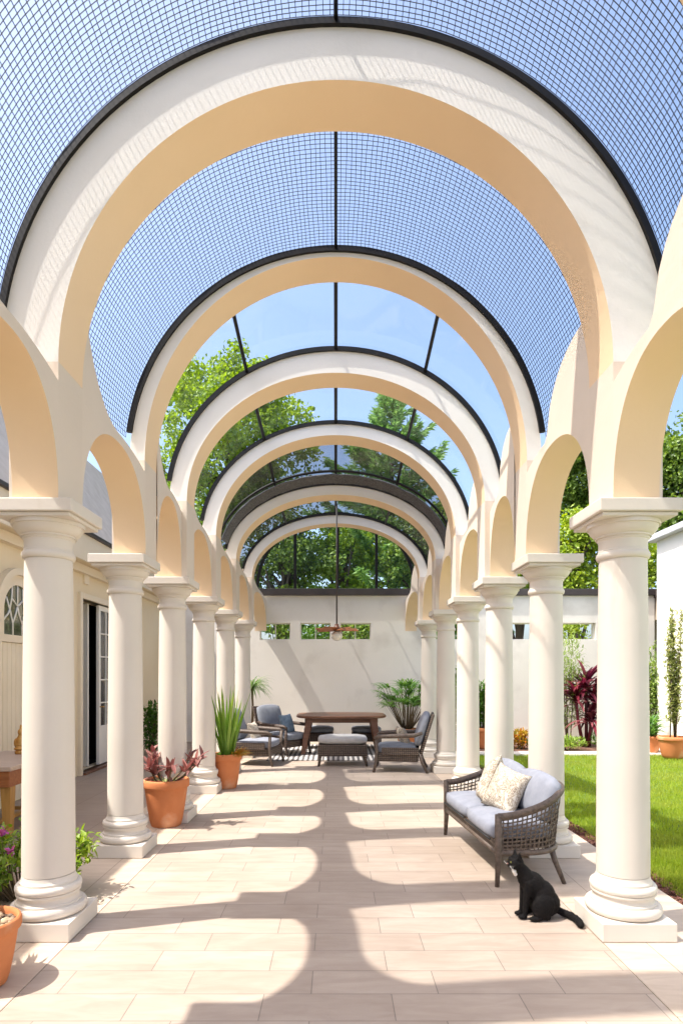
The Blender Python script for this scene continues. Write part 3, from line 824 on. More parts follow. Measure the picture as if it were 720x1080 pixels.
# door frame and leaves
dm = MB(mo); f = .05
dm.box((HX - .06) * U, (HX + .03) * U, (DO[0] - f) * U, DO[0] * U, 0, (DO[3] + f + E) * U)
dm.box((HX - .06) * U, (HX + .03) * U, DO[1] * U, (DO[1] + f) * U, 0, (DO[3] + f + E) * U)
dm.box((HX - .06) * U, (HX + .03) * U, DO[0] * U + .001, DO[1] * U - .001, (DO[3] + E) * U, (DO[3] + f + E) * U)
dm.build('door_frame', M['trimcream'], root, bevel=.006)
def door_leaf(d0, d1, x, handle=True):
    z0, z1 = (DO[2] + E + .01) * U, (DO[3] + E - .01) * U
    st = .045
    mb = MB(mo)
    A, B = x * U, (x + .025) * U
    gz0 = z0 + (z1 - z0) * .24
    us = [d0, d0 + st] + [d0 + st + (d1 - d0 - 2 * st) / 2 - .006, d0 + st + (d1 - d0 - 2 * st) / 2 + .006] + [d1 - st, d1]
    nz = 5; hz = (z1 - st * U - gz0) / nz
    zs = [z0, gz0]
    for i in range(nz):
        zs += [gz0 + hz * (i + 1) - .01, gz0 + hz * (i + 1) + .01] if i < nz - 1 else [z1 - st * U]
    zs += [z1]
    def hole(u, v):
        if not (us[1] < u < us[4]) or us[2] < u < us[3] or v < gz0 or v > zs[-2]: return False
        for i in range(nz - 1):
            if zs[2 + 2 * i] < v < zs[3 + 2 * i]: return False
        return True
    slab(mb, us, zs, hole, A, B, lambda u, v, w: Vector((w, u * U, v)))
    lf = mb.build('door_leaf', M['trim'], root)
    mb = MB(mo); mb.box((A + B) / 2 - .003, (A + B) / 2 + .003, (d0 + st) * U, (d1 - st) * U, gz0, zs[-2]); mb.build('door_pane', M['paneglass'], lf)
    if handle:
        mb = MB(mo); mb.tube([(B, (d0 + .022) * U, 1.02), (B + .05, (d0 + .022) * U, 1.02), (B + .05, (d0 + .07) * U, 1.02)], .009, 8); mb.build('door_handle', M['brass'], lf, smooth=True)
door_leaf(5.74, DO[1] - .004, HX - .03)
mb = MB(mo); mb.rbox((HX - .46) * U, (HX - .06) * U, 5.62 * U, 5.645 * U, (DO[2] + E + .01) * U, (DO[3] + E - .01) * U, .005); mb.build('door_leaf', M['trim'], root)
mb = MB(mo); mb.box((HX - .04) * U, (HX + .05) * U, DO[0] * U, DO[1] * U, 0.001, (DO[2] + E) * U); mb.build('door_sill', M['wood'], root)
mb = MB(mo); mb.rbox(HX * U - .01, (HX + .02) * U, 5.36 * U, 5.46 * U, (.83 + E) * U - .06, (.83 + E) * U + .09, .008); mb.build('wall_vent', M['trimcream'], root)
# arched plank door with fan window
root = thing('arched_door', G(HX, 4.22, 0), 'cream plank door with an arched leaded window, far left on the house wall', 'door')
mo = Matrix.Translation(-root.location)
def arch_outline(c, r, zb, zs_, n=24):
    pts = [(c - r, zb)] + [(c - r * math.cos(PI * i / n), zs_ + r * math.sin(PI * i / n)) for i in range(n + 1)] + [(c + r, zb)]
    return pts
def band(mb, o1, o2, x0, x1):
    n = len(o1)
    vs = [W(x, d, h) for x in (x0, x1) for d, h in o1] + [W(x, d, h) for x in (x0, x1) for d, h in o2]
    fs = []
    for i in range(n - 1):
        fs += [(i, i + 1, n + i + 1, n + i), (2 * n + i, 2 * n + i + 1, 3 * n + i + 1, 3 * n + i), (n + i, n + i + 1, 3 * n + i + 1, 3 * n + i), (i, i + 1, 2 * n + i + 1, 2 * n + i)]
    fs += [(0, n, 3 * n, 2 * n), (n - 1, 2 * n - 1, 4 * n - 1, 3 * n - 1)]
    mb.add(vs, fs)
c0, gr, zb, zs_ = 4.235, .185, .27, .43
mb = MB(mo); band(mb, arch_outline(c0, gr + .07, -E + .003, zs_), arch_outline(c0, gr + .115, -E + .003, zs_), HX + .001, HX + .045); mb.build('door_surround', M['trimcream'], root, smooth=True, auto=math.radians(40))
mb = MB(mo); band(mb, arch_outline(c0, gr, zb, zs_), arch_outline(c0, gr + .07, zb, zs_), HX + .001, HX + .022)
mb.box((HX + .001) * U, (HX + .028) * U, (c0 - gr - .068) * U, (c0 + gr + .068) * U, (zb - .05 + E) * U, (zb + E) * U - .001)
k = 9; wd = (2 * gr + .136) / k
for i in range(k):
    a = c0 - gr - .068 + wd * i
    mb.rbox((HX + .001) * U, (HX + .018) * U, (a + .002) * U, (a + wd - .002) * U, .012, (zb - .052 + E) * U, .004, 1)
mb.build('door_panel', M['trimcream'], root)
n = 24; o_ = arch_outline(c0, gr, zb, zs_)
mb = MB(mo); mb.add([W(HX + .006, d, h) for d, h in o_] + [W(HX + .010, d, h) for d, h in o_], [tuple(range(len(o_))), tuple(range(2 * len(o_) - 1, len(o_) - 1, -1))]); mb.build('window_pane', mat_noise('dark_green_pane', (.02, .035, .016), (.06, .09, .035), 9, .06, spec=.8), root)
mb = MB(mo)
def mun(pts): mb.tube([W(HX + .013, c0 + d, h) for d, h in pts], .011, 6)
for s in (-1, 1):
    mun([(s * .06, zb), (s * .06, .36), (s * .055, .40), (0, .45)] if False else [(s * .062, zb), (s * .062, .35), (s * .10, .44), (s * .145, .52)])
    mun([(s * .062, .35), (s * .02, .42), (0, .47)]); mun([(s * .185, .36), (s * .12, .41), (s * .10, .44)]); mun([(s * .10, .44), (s * .075, .52), (s * .07, .60)])
mun([(0, .47), (s * .0, .615)]); mun([(-.075, .52), (0, .47), (.075, .52)])
mb.build('tracery', M['trim'], root, smooth=True)
# wall fitting on the rear cream wall
mb = MB(); p = W(px2x(166, 7.98), 7.99, py2h(767))
mb.lathe([(.0, 0), (.03, .002), (.035, .02), (.02, .05), (.0, .055)], 14); 
o = mb.build('wall_tap', M['fascia'], None, smooth=True); o.location = p; o.rotation_euler = (PI / 2, 0, 0)
tag(o, 'small dark round fitting on the cream wall behind the left columns', 'wall fitting')

# ------------------------------------------------------------------ foliage helpers
def rdir(up=0.0):
    while True:
        v = Vector((random.uniform(-1, 1), random.uniform(-1, 1), random.uniform(-1, 1)))
        if .05 < v.length < 1:
            v.normalize(); v.z += up
            return v.normalized()
def tree(base, clumps, mat, label, leaf=(.14, .09), n=110, spread=.5, trunk_r=.16, group='trees beyond the garden', name='leafy_tree', top=None):
    root = thing(name, base, label, 'tree', group)
    inv = -Vector(base)
    fol = MB(Matrix.Translation(inv))
    for (c, r) in clumps:
        c = Vector(c)
        nn = int(n * (r / spread) ** 2)
        for i in range(nn):
            d = rdir(.15)
            rad = r * (random.random() ** .45) * random.uniform(.75, 1.15)
            p = c + Vector((d.x, d.y, d.z * .8)) * rad
            nr = (d * .5 + rdir(.5)).normalized()
            ax = nr.orthogonal().normalized(); ax.rotate(Matrix.Rotation(random.uniform(0, 6.28), 3, nr)); ax.z -= .3; ax.normalize()
            s = random.uniform(.7, 1.3)
            fol.leaf(p, nr, ax, leaf[0] * s, leaf[1] * s)
    fol.build('crown', mat, root, recalc=False)
    b = Vector(base)
    cs = [Vector(c) for c, r in clumps]
    mean = sum(cs, Vector()) / len(cs)
    tr = MB(Matrix.Translation(inv))
    tpz = Vector((mean.x, mean.y, mean.z))
    pts = [b + (tpz - b) * t + Vector((noise.noise(Vector((t * 3, b.x, 0))) * .25 * t, 0, 0)) for t in (0, .2, .4, .6, .8, 1)]
    tr.tube(pts, [trunk_r * (1.25 - t) for t in (0, .2, .4, .6, .8, 1)], 9)
    random.shuffle(cs)
    for c in cs[:26]:
        st = pts[2] + (pts[5] - pts[2]) * random.random()
        md = (st + c) / 2 + Vector((0, 0, .25))
        tr.tube([st, md, c], [trunk_r * .4, trunk_r * .25, trunk_r * .08], 6)
    tr.build('trunk', M['trunk'], root, smooth=True)
    return root
def crown(cx, cy, cz, rx, ry, rz, k, r0=.45, r1=.8, shape=None):
    out = []
    while len(out) < k:
        v = Vector((random.uniform(-1, 1), random.uniform(-1, 1), random.uniform(-1, 1)))
        if v.length > 1 or v.length < .35: continue
        w = 1 + .28 * noise.noise(v * 2.2 + Vector((cx, cy, cz)))
        out.append(((cx + v.x * rx * w, cy + v.y * ry * w, cz + v.z * rz * w), random.uniform(r0, r1)))
    return out
def P(px, py, d): return at(px, py, d)
def broad(px, py, rpx, rpy, d, mat, label, k=70, n=110, leaf=(.15, .10), depth=None, r0=.4, r1=.75):
    c = P(px, py, d); m = F / d / U
    rx, rz = rpx / m, rpy / m
    base = Vector((c.x + random.uniform(-.3, .3), c.y, -.12))
    return tree(base, crown(c.x, c.y, c.z, rx * .9, depth or rx * .7, rz * .92, k, r0, r1), mat, label, leaf, n)
broad(238, 475, 105, 112, 11.0, M['oak'], 'large sunlit leafy tree rising behind the left half of the glass roof', 150, 125, (.15, .095))
broad(300, 590, 52, 60, 10.4, M['oakdark'], 'dark leafy tree filling the left of the half-round window', 55, 120, (.13, .09), r0=.35, r1=.6)
broad(360, 600, 40, 62, 10.9, M['oak'], 'mid green leafy tree behind the middle of the half-round window', 45, 120, (.13, .085), r0=.35, r1=.6)
broad(445, 585, 46, 62, 10.8, M['oakdark'], 'dark tree at the right edge of the half-round window', 60, 120, (.13, .09), r0=.35, r1=.65)
broad(190, 600, 60, 60, 10.0, M['oakdark'], 'dark tree low behind the left columns', 50, 100, (.14, .09))
broad(612, 590, 38, 50, 10.0, M['oakbright'], 'bright yellow-green tree over the garden wall between the right columns', 55, 130, (.13, .09), r0=.35, r1=.6)
broad(665, 592, 36, 52, 10.3, M['oakbright'], 'yellow-green tree beside the white building, right of the nearest column', 45, 130, (.13, .09), r0=.35, r1=.6)
broad(545, 600, 40, 50, 10.4, M['oakbright'], 'yellow-green tree behind the third right column', 40, 120, (.13, .09))
broad(640, 490, 62, 75, 13.5, M['oakdark'], 'tall dark tree behind the yellow-green ones', 110, 130, (.17, .11), r0=.5, r1=.9)
broad(735, 520, 60, 80, 12.0, M['oakdark'], 'tall dark tree above the roof of the white building', 90, 130, (.16, .11), r0=.5, r1=.9)
# conifer
def conifer(px, pytop, d, rad_px, mat, label):
    m = F / d / U
    topp = P(px, pytop, d); base = Vector((topp.x, topp.y, -.12)); H = topp.z + .12; R = rad_px / m
    root = thing('conifer_tree', base, label, 'tree', 'trees beyond the garden')
    fol = MB(Matrix.Translation(-base)); tr = MB(Matrix.Translation(-base))
    tr.tube([base, base + Vector((0, 0, H * .5)), topp], [.24, .14, .015], 8)
    z = H * .22
    while z < H * .985:
        t = 1 - z / H
        L = R * (t / .78) ** .75 * random.uniform(.75, 1.1)
        for q in range(int(5 + 7 * t)):
            a = random.uniform(0, 2 * PI); l = L * random.uniform(.7, 1.1)
            st = base + Vector((0, 0, z)); rise = .55 * (1 - t) + .12
            pts = [st + Vector((math.cos(a) * l * u, math.sin(a) * l * u, l * (rise * u - .35 * u * u * t + .18 * u ** 3))) for u in (0, .35, .7, 1)]
            tr.tube(pts, [.03, .02, .012, .005], 4)
            nb = int(20 + l * 60)
            for i in range(nb):
                u = random.random() ** .7
                j = min(2, int(u * 3)); p = pts[j].lerp(pts[j + 1], u * 3 - j)
                dirv = (Vector((math.cos(a), math.sin(a), .1)) + Vector((random.uniform(-.9, .9), random.uniform(-.9, .9), random.uniform(-.6, .35)))).normalized()
                nr = dirv.cross(Vector((random.uniform(-1, 1), random.uniform(-1, 1), 1))).normalized()
                fol.leaf(p + dirv * .12 + Vector((0, 0, random.uniform(-.1, .05))), nr, dirv, random.uniform(.22, .38), random.uniform(.04, .07))
        z += H * (.018 + .014 * t)
    fol.build('crown', mat, root, recalc=False); tr.build('trunk', M['trunk'], root, smooth=True)
conifer(413, 414, 12.0, 125, M['fir'], 'pointed conifer with upswept branches behind the right half of the glass roof')
# shrubs behind the wall openings
for (px, lab, m_) in ((290, 'shrub seen through the first small wall opening from the left', 'oakdark'), (334, 'shrub seen through the middle wall opening', 'shrub'),
                      (376, 'shrub seen through the wall opening below the half-round window, right of the lamp', 'oakdark'), (478, 'shrub seen through the wall opening beside the far right columns', 'shrub'), (600, 'light shrub seen through the wide opening of the garden wall', 'oakbright')):
    c = P(px, 672, 8.7)
    tree(Vector((c.x, c.y, -.12)), crown(c.x, c.y, c.z - .1, .62, .4, .75, 16, .25, .42), M[m_], lab, (.10, .06), 120, .5, .05, 'shrubs behind the wall', 'shrub')

# ------------------------------------------------------------------ pots and plants
def pot_mesh(root, r, h, rim=.10, mat='terra', n=44):
    p = [(r * .60, 0.0), (r * .64, .02 * h), (r * .70, .12 * h), (r * .80, .40 * h), (r * .885, .70 * h), (r * .91, .80 * h), (r * .93, .815 * h), (r * .985, .83 * h), (r * 1.0, .86 * h),
         (r * 1.0, .955 * h), (r * .975, .985 * h), (r * .93, 1.0 * h), (r * .885, .985 * h), (r * .865, .93 * h), (r * .84, .86 * h)]
    mb = MB(); mb.lathe(p, n); mb.build('pot', M[mat], root, smooth=True, auto=math.radians(50))
    s = MB(); vs = []; k = 10
    for i in range(k + 1):
        for j in range(n):
            a = 2 * PI * j / n; rr = r * .858 * i / k
            vs.append((rr * math.cos(a), rr * math.sin(a), h * .895 + .012 * noise.noise(Vector((rr * 30 * math.cos(a), rr * 30 * math.sin(a), r)))))
    s.add(vs, [(i * n + j, i * n + (j + 1) % n, (i + 1) * n + (j + 1) % n, (i + 1) * n + j) for i in range(k) for j in range(n)])
    s.build('soil', M['soil'], root, smooth=True)
    return h * .90
# near pot at the left edge
root = thing('potted_plant', G(-.99, 1.72), 'terracotta pot with pebbles on its soil, cut by the left edge', 'potted plant', 'terracotta pots')
h = pot_mesh(root, (.103 * U), .185 * U)
mb = MB()
for i in range(120):
    a = random.uniform(0, 6.28); r = .103 * U * .8 * math.sqrt(random.random())
    s = random.uniform(.010, .022)
    mb.ell((r * math.cos(a), r * math.sin(a), h + s * .3), (s, s * random.uniform(.7, 1), s * .7), nu=8, nv=6)
mb.build('pebbles', M['pebble'], root, smooth=True)
mb = MB()
for i in range(34):
    a = random.uniform(1.6, 4.6); mb.strap((0.03 * math.cos(a) - .04, .03 * math.sin(a), h), (math.cos(a) * .7, math.sin(a) * .7, random.uniform(.5, 1.4)), random.uniform(.18, .36), .035, 1.0, 5)
mb.build('leaves', M['flowerleaf'], root, recalc=False, smooth=True)
# pot with bronze plant
root = thing('potted_plant', G(-.975, 3.545), 'wide terracotta pot with a bronze-leaved plant by the second left column', 'potted plant', 'terracotta pots')
h = pot_mesh(root, .131 * U, .27 * U)
mb = MB(); st = MB()
for i in range(9):
    a = random.uniform(0, 6.28); l = random.uniform(.18, .42)
    d = Vector((math.cos(a) * random.uniform(.5, 1.1), math.sin(a) * .8, random.uniform(.5, 1.0))).normalized()
    p0 = Vector((.05 * math.cos(a), .05 * math.sin(a), h - .01)); pts = [p0, p0 + d * l * .5 + Vector((0, 0, -.02)), p0 + d * l + Vector((0, 0, .03))]
    st.tube(pts, [.013, .010, .006], 6)
    for j in range(11):
        t = .45 + .55 * j / 10; b0 = pts[0].lerp(pts[2], t)
        dd = (rdir(.45) + d * .6).normalized()
        mb.strap(b0, dd, random.uniform(.09, .17), random.uniform(.035, .055), .25, 4, .2)
for i in range(30):
    a = random.uniform(0, 6.28)
    mb.strap((.10 * math.cos(a), .10 * math.sin(a), h), (math.cos(a), math.sin(a), random.uniform(.2, .9)), random.uniform(.08, .15), .035, .5, 4)
st.build('stems', M['stem'], root, smooth=True); mb.build('leaves', M['bronze'], root, recalc=False, smooth=True)
mb = MB()
for i in range(60):
    a = random.uniform(0, 6.28); r = random.uniform(.02, .16)
    mb.strap((r * math.cos(a), r * math.sin(a), h), (math.cos(a), math.sin(a), .9), random.uniform(.04, .08), .018, .5, 3)
mb.build('undergrowth', M['variegated'], root, recalc=False, smooth=True)
# pot with sword leaves
root = thing('potted_plant', G(-.835, 4.72), 'terracotta pot with tall upright sword leaves beside the fourth left column', 'potted plant', 'terracotta pots')
h = pot_mesh(root, .116 * U, .265 * U)
mb = MB()
for i in range(54):
    a = random.uniform(0, 6.28); r = .09 * math.sqrt(random.random())
    sp = random.uniform(.02, .38)
    mb.strap((r * math.cos(a), r * math.sin(a), h - .01), (math.cos(a) * sp, math.sin(a) * sp, 1), random.uniform(.55, 1.05), random.uniform(.035, .05), random.uniform(.02, .25), 6, .2)
mb.build('sword_leaves', M['sword'], root, recalc=False, smooth=True)
mb = MB()
for i in range(90):
    a = random.uniform(-.9, .9); r = random.uniform(.1, .2)
    mb.strap((r * math.cos(a), r * math.sin(a), h), (math.cos(a) * random.uniform(.4, 1.3), math.sin(a), random.uniform(.3, 1)), random.uniform(.10, .24), .022, .9, 4)
mb.build('trailing_leaves', M['gold'], root, recalc=False, smooth=True)
mb = MB()
for i in range(90):
    a = random.uniform(0, 6.28); r = random.uniform(.02, .17)
    mb.strap((r * math.cos(a), r * math.sin(a), h), (math.cos(a), math.sin(a), .8), random.uniform(.05, .12), .022, .7, 3)
mb.build('undergrowth', M['shrub'], root, recalc=False, smooth=True)
# mop-headed plant behind the chairs
root = thing('potted_plant', P(266, 787, 7.45) * 1 - Vector((0, 0, P(266, 787, 7.45).z)), 'mop-headed narrow-leaved plant on a bare stem behind the dark armchair', 'potted plant', 'terracotta pots')
h = pot_mesh(root, .2, .36)
top = P(266, 726, 7.45).z
mb = MB(); mb.tube([(0, 0, h - .02), (.01, 0, .9), (-.01, 0, top)], [.035, .025, .02], 8); mb.build('stem', M['stem'], root, smooth=True)
mb = MB()
for i in range(150):
    a = random.uniform(0, 6.28); e = random.uniform(-.15, 1.4)
    mb.strap((0, 0, top), (math.cos(a), math.sin(a), e), random.uniform(.35, .66), .022, 1.5, 6, .15)
mb.build('leaves', M['dracaena'], root, recalc=False, smooth=True)
# lady palm
gp = P(429, 787, 7.3); root = thing('potted_plant', Vector((gp.x, gp.y, 0)), 'bushy lady palm in a terracotta pot at the right of the end wall', 'potted plant', 'terracotta pots')
h = pot_mesh(root, .24, .42)
mb = MB(); st = MB()
for i in range(60):
    a = random.uniform(0, 6.28); sp = random.uniform(.05, .75); l = random.uniform(.55, 1.0)
    d = Vector((math.cos(a) * sp, math.sin(a) * sp, 1)).normalized()
    p0 = Vector((.08 * math.cos(a), .08 * math.sin(a), h)); p1 = p0 + d * l
    st.tube([p0, (p0 + p1) / 2, p1], [.008, .007, .005], 5)
    d2 = (d + Vector((math.cos(a) * .5, math.sin(a) * .5, -.1))).normalized(); sd = d2.cross(Vector((0, 0, 1))).normalized()
    for j in range(9):
        w = (j - 4) / 4 * 1.25
        dv = (d2 * math.cos(w) + sd * math.sin(w)).normalized()
        mb.strap(p1, dv, random.uniform(.24, .38), .034, 1.0, 5, .15)
st.build('stems', M['stem'], root, smooth=True); mb.build('leaves', M['palm'], root, recalc=False, smooth=True)
# flowering plant by the nearest left column
root = thing('flowering_plant', G(-1.225, 2.42), 'low green plant with purple flowers behind the nearest left column', 'plant')
mb = MB(); st = MB()
for i in range(95):
    a = random.uniform(0, 6.28); r = .43 * math.sqrt(random.random()); hh = random.uniform(.18, .46) * (1.2 - r)
    p = Vector((r * math.cos(a) * 1.0, r * math.sin(a) * .8, hh))
    st.tube([(p.x * .4, p.y * .4, 0), (p.x * .8, p.y * .8, hh * .6), p], [.006, .005, .003], 4)
    for j in range(17):
        q = p + rdir() * random.uniform(.01, .11); q.z = max(q.z, .02)
        mb.strap(q, rdir(.6), random.uniform(.04, .085), random.uniform(.02, .035), .4, 3)
    if random.random() < .10:
        fl = MB()
        for j in range(11):
            q = p + Vector((0, 0, .08)) + rdir() * .022
            fl.strap(q, rdir(.4), .04, .03, .2, 2)
        fl.build('flower', M['flower'], root, recalc=False, smooth=True)
st.build('stems', M['stem'], root); mb.build('leaves', M['flowerleaf'], root, recalc=False, smooth=True);

# right garden plants
def bush(name, base, label, mat, rx, ry, rz, n, leaf, width, up=.5, droop=.5, cat='plant', group=None, stems=6, zc=.5, hmin=.02):
    root = thing(name, base, label, cat, group)
    mb = MB(); st = MB()
    for i in range(stems):
        a = random.uniform(0, 6.28)
        st.tube([(.04 * math.cos(a), .04 * math.sin(a), 0), (rx * .4 * math.cos(a), ry * .4 * math.sin(a), rz * .9), (rx * .5 * math.cos(a), ry * .5 * math.sin(a), rz * 1.6)], [.014, .010, .005], 5)
    for i in range(n):
        d = rdir(); w = random.random() ** .5
        lump = 1 + .3 * noise.noise(d * 2.3 + Vector(base))
        p = Vector((d.x * rx * w * lump, d.y * ry * w * lump, rz * 2 * zc + d.z * rz * w * lump)); p.z = max(p.z, hmin)
        mb.strap(p, (rdir(up) + d * .5).normalized(), leaf * random.uniform(.7, 1.3), width * random.uniform(.7, 1.3), droop, 3, .2)
    st.build('stems', M['stem'], root, smooth=True); mb.build('leaves', mat, root, recalc=False, smooth=True)
    return root
gp = G(px2x(600, 7.6), 7.6, 0)
root = bush('bamboo_plant', gp, 'slim light-leaved shrub in front of the wide wall opening', M['bamboo'], .40, .35, 1.15, 1500, .13, .022, .2, .8, zc=.62, hmin=.45, stems=7)
# burgundy plant
gp = G(px2x(618, 7.45), 7.45, 0)
root = thing('burgundy_plant', gp, 'dark burgundy long-leaved plant against the garden wall', 'plant')
mb = MB(); st = MB()
for (sx, sy, top, k) in ((.0, .0, 1.45, 70), (.2, .05, 1.15, 55), (-.22, .02, 1.2, 55), (.06, -.1, .75, 40)):
    st.tube([(sx * .3, sy * .3, 0), (sx * .8, sy, top * .5), (sx, sy, top)], [.04, .034, .03], 7)
    for i in range(k):
        a = random.uniform(0, 6.28); e = random.uniform(-.1, 1.8)
        mb.strap((sx, sy, top - random.random() * .3), (math.cos(a), math.sin(a), e), random.uniform(.4, .75), random.uniform(.06, .09), 1.0, 6, .2)
st.build('stems', M['burgundy'], root, smooth=True); mb.build('leaves', M['burgundy'], root, recalc=False, smooth=True)
bush('orange_flowers', G(px2x(548, 7.25), 7.25, 0), 'small orange flowering bush by the garden path', M['gold'], .26, .2, .2, 420, .08, .04, .8, .3)
for (px, d, lab, m_, rx, rz) in ((598, 7.12, 'pale green ground cover tuft right of the orange flowers', 'cover', .38, .13), (636, 7.2, 'small dark green tuft below the burgundy plant', 'shrub', .25, .18), (567, 7.2, 'pale tuft hidden partly by the second right column', 'cover', .25, .12)):
    bush('ground_plant', G(px2x(px, d), d, 0), lab, M[m_], rx, rx * .7, rz, 420, .09, .03, .9, .4, group='low plants along the garden path', stems=3)
bush('green_shrub', G(px2x(479, 7.3), 7.3, 0), 'dense dark green shrub between the fourth and fifth right columns', M['shrub'], .22, .3, .85, 1300, .09, .04, .5, .4, group='green shrubs by the right columns', hmin=.06)
root = bush('green_shrub', G(px2x(508, 7.3), 7.3, .40), 'green shrub in a terracotta tub between the third and fourth right columns', M['shrub'], .30, .3, .50, 1200, .09, .045, .5, .4, group='green shrubs by the right columns', hmin=-.06)
pt = MB(); 
sub = thing('planter', G(px2x(508, 7.3), 7.3, 0), 'terracotta tub under the green shrub between right columns', 'pot')
pot_mesh(sub, .25, .44)
bush('climbing_plant', G(-2.02, 6.75, 0), 'dark green plant in the shade behind the third left column', M['shrub'], .16, .2, .52, 700, .09, .045, .4, .5, stems=4)
bush('climbing_plant', G(px2x(689, 7.3), 7.3, 0), 'leafy climber in front of the glazed outbuilding right of the nearest right column', M['bamboo'], .28, .25, 1.0, 1300, .10, .045, .4, .5, stems=6, zc=.55)
# columnar plant in a pot at the right edge
gp = G(px2x(709, 6.45), 6.45, 0)
root = thing('potted_plant', gp, 'tall slim variegated plant in a terracotta pot by the white building', 'potted plant', 'terracotta pots')
h = pot_mesh(root, .27, .40)
mb = MB(); st = MB()
for i in range(7):
    a = random.uniform(0, 6.28); q = Vector((.06 * math.cos(a), .06 * math.sin(a), h))
    hh = random.uniform(1.5, 2.45)
    tp = q + Vector((random.uniform(-.14, .14) - .05, random.uniform(-.1, .1), hh))
    st.tube([q, q.lerp(tp, .5) + Vector((random.uniform(-.04, .04), 0, 0)), tp], [.013, .010, .005], 5)
    for j in range(330):
        t = random.uniform(.18, 1) ; p = q.lerp(tp, t) + rdir() * random.uniform(.0, .085)
        mb.strap(p, rdir(.3), random.uniform(.05, .085), random.uniform(.028, .042), .4, 3)
st.build('stems', M['stem'], root, smooth=True); mb.build('leaves', M['variegated'], root, recalc=False, smooth=True)
root = thing('potted_plant', G(px2x(686, 6.9), 6.9, 0), 'small terracotta pot with a leaning dark plant beside the taller variegated one', 'potted plant', 'terracotta pots')
h = pot_mesh(root, .2, .33)
mb = MB()
for i in range(120):
    a = random.uniform(0, 6.28); mb.strap((.05 * math.cos(a), .05 * math.sin(a), h + random.random() * .35), (math.cos(a), math.sin(a), random.uniform(.2, 1.4)), random.uniform(.15, .36), .04, .9, 5)
mb.build('leaves', M['palm'], root, recalc=False, smooth=True)
root = thing('palm_plant', G(3.58, 5.95, 0), 'palm with arching fronds at the right edge in front of the white building', 'plant')
mb = MB(); st = MB(); tz = at(722, 668, 5.95).z
st.tube([(0, 0, 0), (.02, 0, tz * .5), (0, 0, tz)], [.05, .04, .035], 8)
for i in range(110):
    a = random.uniform(0, 6.28); mb.strap((0, 0, tz), (math.cos(a), math.sin(a), random.uniform(0, 1.4)), random.uniform(.3, .5), .03, 1.4, 6)
st.build('trunk', M['stem'], root, smooth=True); mb.build('leaves', M['dracaena'], root, recalc=False, smooth=True)

# ------------------------------------------------------------------ furniture
def lounge_chair(name, loc, rz, label, wick, seatm, backm):
    """faces local +x; width along y"""
    root = thing(name, loc, label, 'armchair', 'wicker armchairs', rz)
    w, dp = .36, .36
    mb = MB()
    mb.rbox(-dp + .04, dp - .01, -w + .05, w - .05, .17, .30, .02, 2); mb.build('seat_frame', M[wick], root)
    for sx in (-1, 1):
        for sy in (-1, 1):
            mb = MB()
            if sx > 0:
                mb.tube([(dp + .03, sy * (w - .03), 0), (dp, sy * (w - .03), .12), (dp - .02, sy * (w - .03), .32), (dp - .01, sy * (w - .03), .555)], [.020, .024, .027, .027], 8)
            else:
                mb.tube([(-dp - .10, sy * (w - .05), 0), (-dp - .02, sy * (w - .05), .16), (-dp + .02, sy * (w - .05), .30)], [.020, .025, .028], 8)
            mb.build('leg', M['rattan' if wick == 'wicker' else wick], root, smooth=True)
    for sy in (-1, 1):
        mb = MB()
        pts = [(dp + .02, sy * (w - .02), .54), (dp - .06, sy * (w - .01), .575), (dp - .30, sy * w, .585), (-dp + .10, sy * w, .60), (-dp - .02, sy * (w - .01), .64)]
        mb.tube(pts, [.026, .034, .036, .034, .026], 8); mb.build('arm', M['rattan' if wick == 'wicker' else wick], root, smooth=True)
        mb = MB(); mb.rbox(-dp + .03, dp - .10, sy * (w - .03) - .012, sy * (w - .03) + .012, .28, .40, .008, 1); mb.build('side_panel', M[wick], root)
    T = Matrix.Translation((-dp + .02, 0, .27)) @ Matrix.Rotation(math.radians(-17), 4, 'Y')
    mb = MB(); mb.rbox(-.035, .012, -w + .03, w - .03, 0, .70, .022, 3, T=T); mb.build('back_panel', M[wick], root, smooth=True, auto=math.radians(40))
    mb = MB(); mb.rbox(-dp + .08, dp - .02, -w + .06, w - .06, .30, .435, .045, puff=.02); mb.build('seat_cushion', M[seatm], root, smooth=True)
    mb = MB(); mb.rbox(.02, .15, -w + .065, w - .065, .15, .67, .05, puff=.03, T=T); mb.build('back_cushion', M[backm], root, smooth=True)
    return root
def pillow(name, loc, rot, size, mat, label):
    mb = MB(); n = 16; vs = []; fs = []
    for sgn in (1, -1):
        for i in range(n + 1):
            for j in range(n + 1):
                u, v = i / n * 2 - 1, j / n * 2 - 1
                t = max(0, (1 - u ** 4) * (1 - v ** 4)) ** .6
                k = 1 - .07 * (u * u * (1 - v * v) + v * v * (1 - u * u)) * 1.0
                
                pu = u * (1 - .10 * (1 - v * v)) ; pv = v * (1 - .10 * (1 - u * u))
                vs.append((pu * size / 2, pv * size / 2, sgn * (.004 + .075 * t * (size / .42) * (1 + .18 * noise.noise(Vector((u * 2, v * 2, sgn + size * 7)))))))
    m = (n + 1) ** 2
    for s in (0, 1):
        for i in range(n):
            for j in range(n):
                a = s * m + i * (n + 1) + j
                fs.append((a, a + 1, a + n + 2, a + n + 1))
    for i in range(n):
        for (a, b_) in ((i * (n + 1), (i + 1) * (n + 1)), (i * (n + 1) + n, (i + 1) * (n + 1) + n), (i, i + 1), (n * (n + 1) + i, n * (n + 1) + i + 1)):
            fs.append((a, b_, m + b_, m + a))
    mb.add(vs, fs)
    o = mb.build(name, M[mat], None, smooth=True)
    o.location = loc; o.rotation_euler = rot
    tag(o, label, 'pillow')
    return o
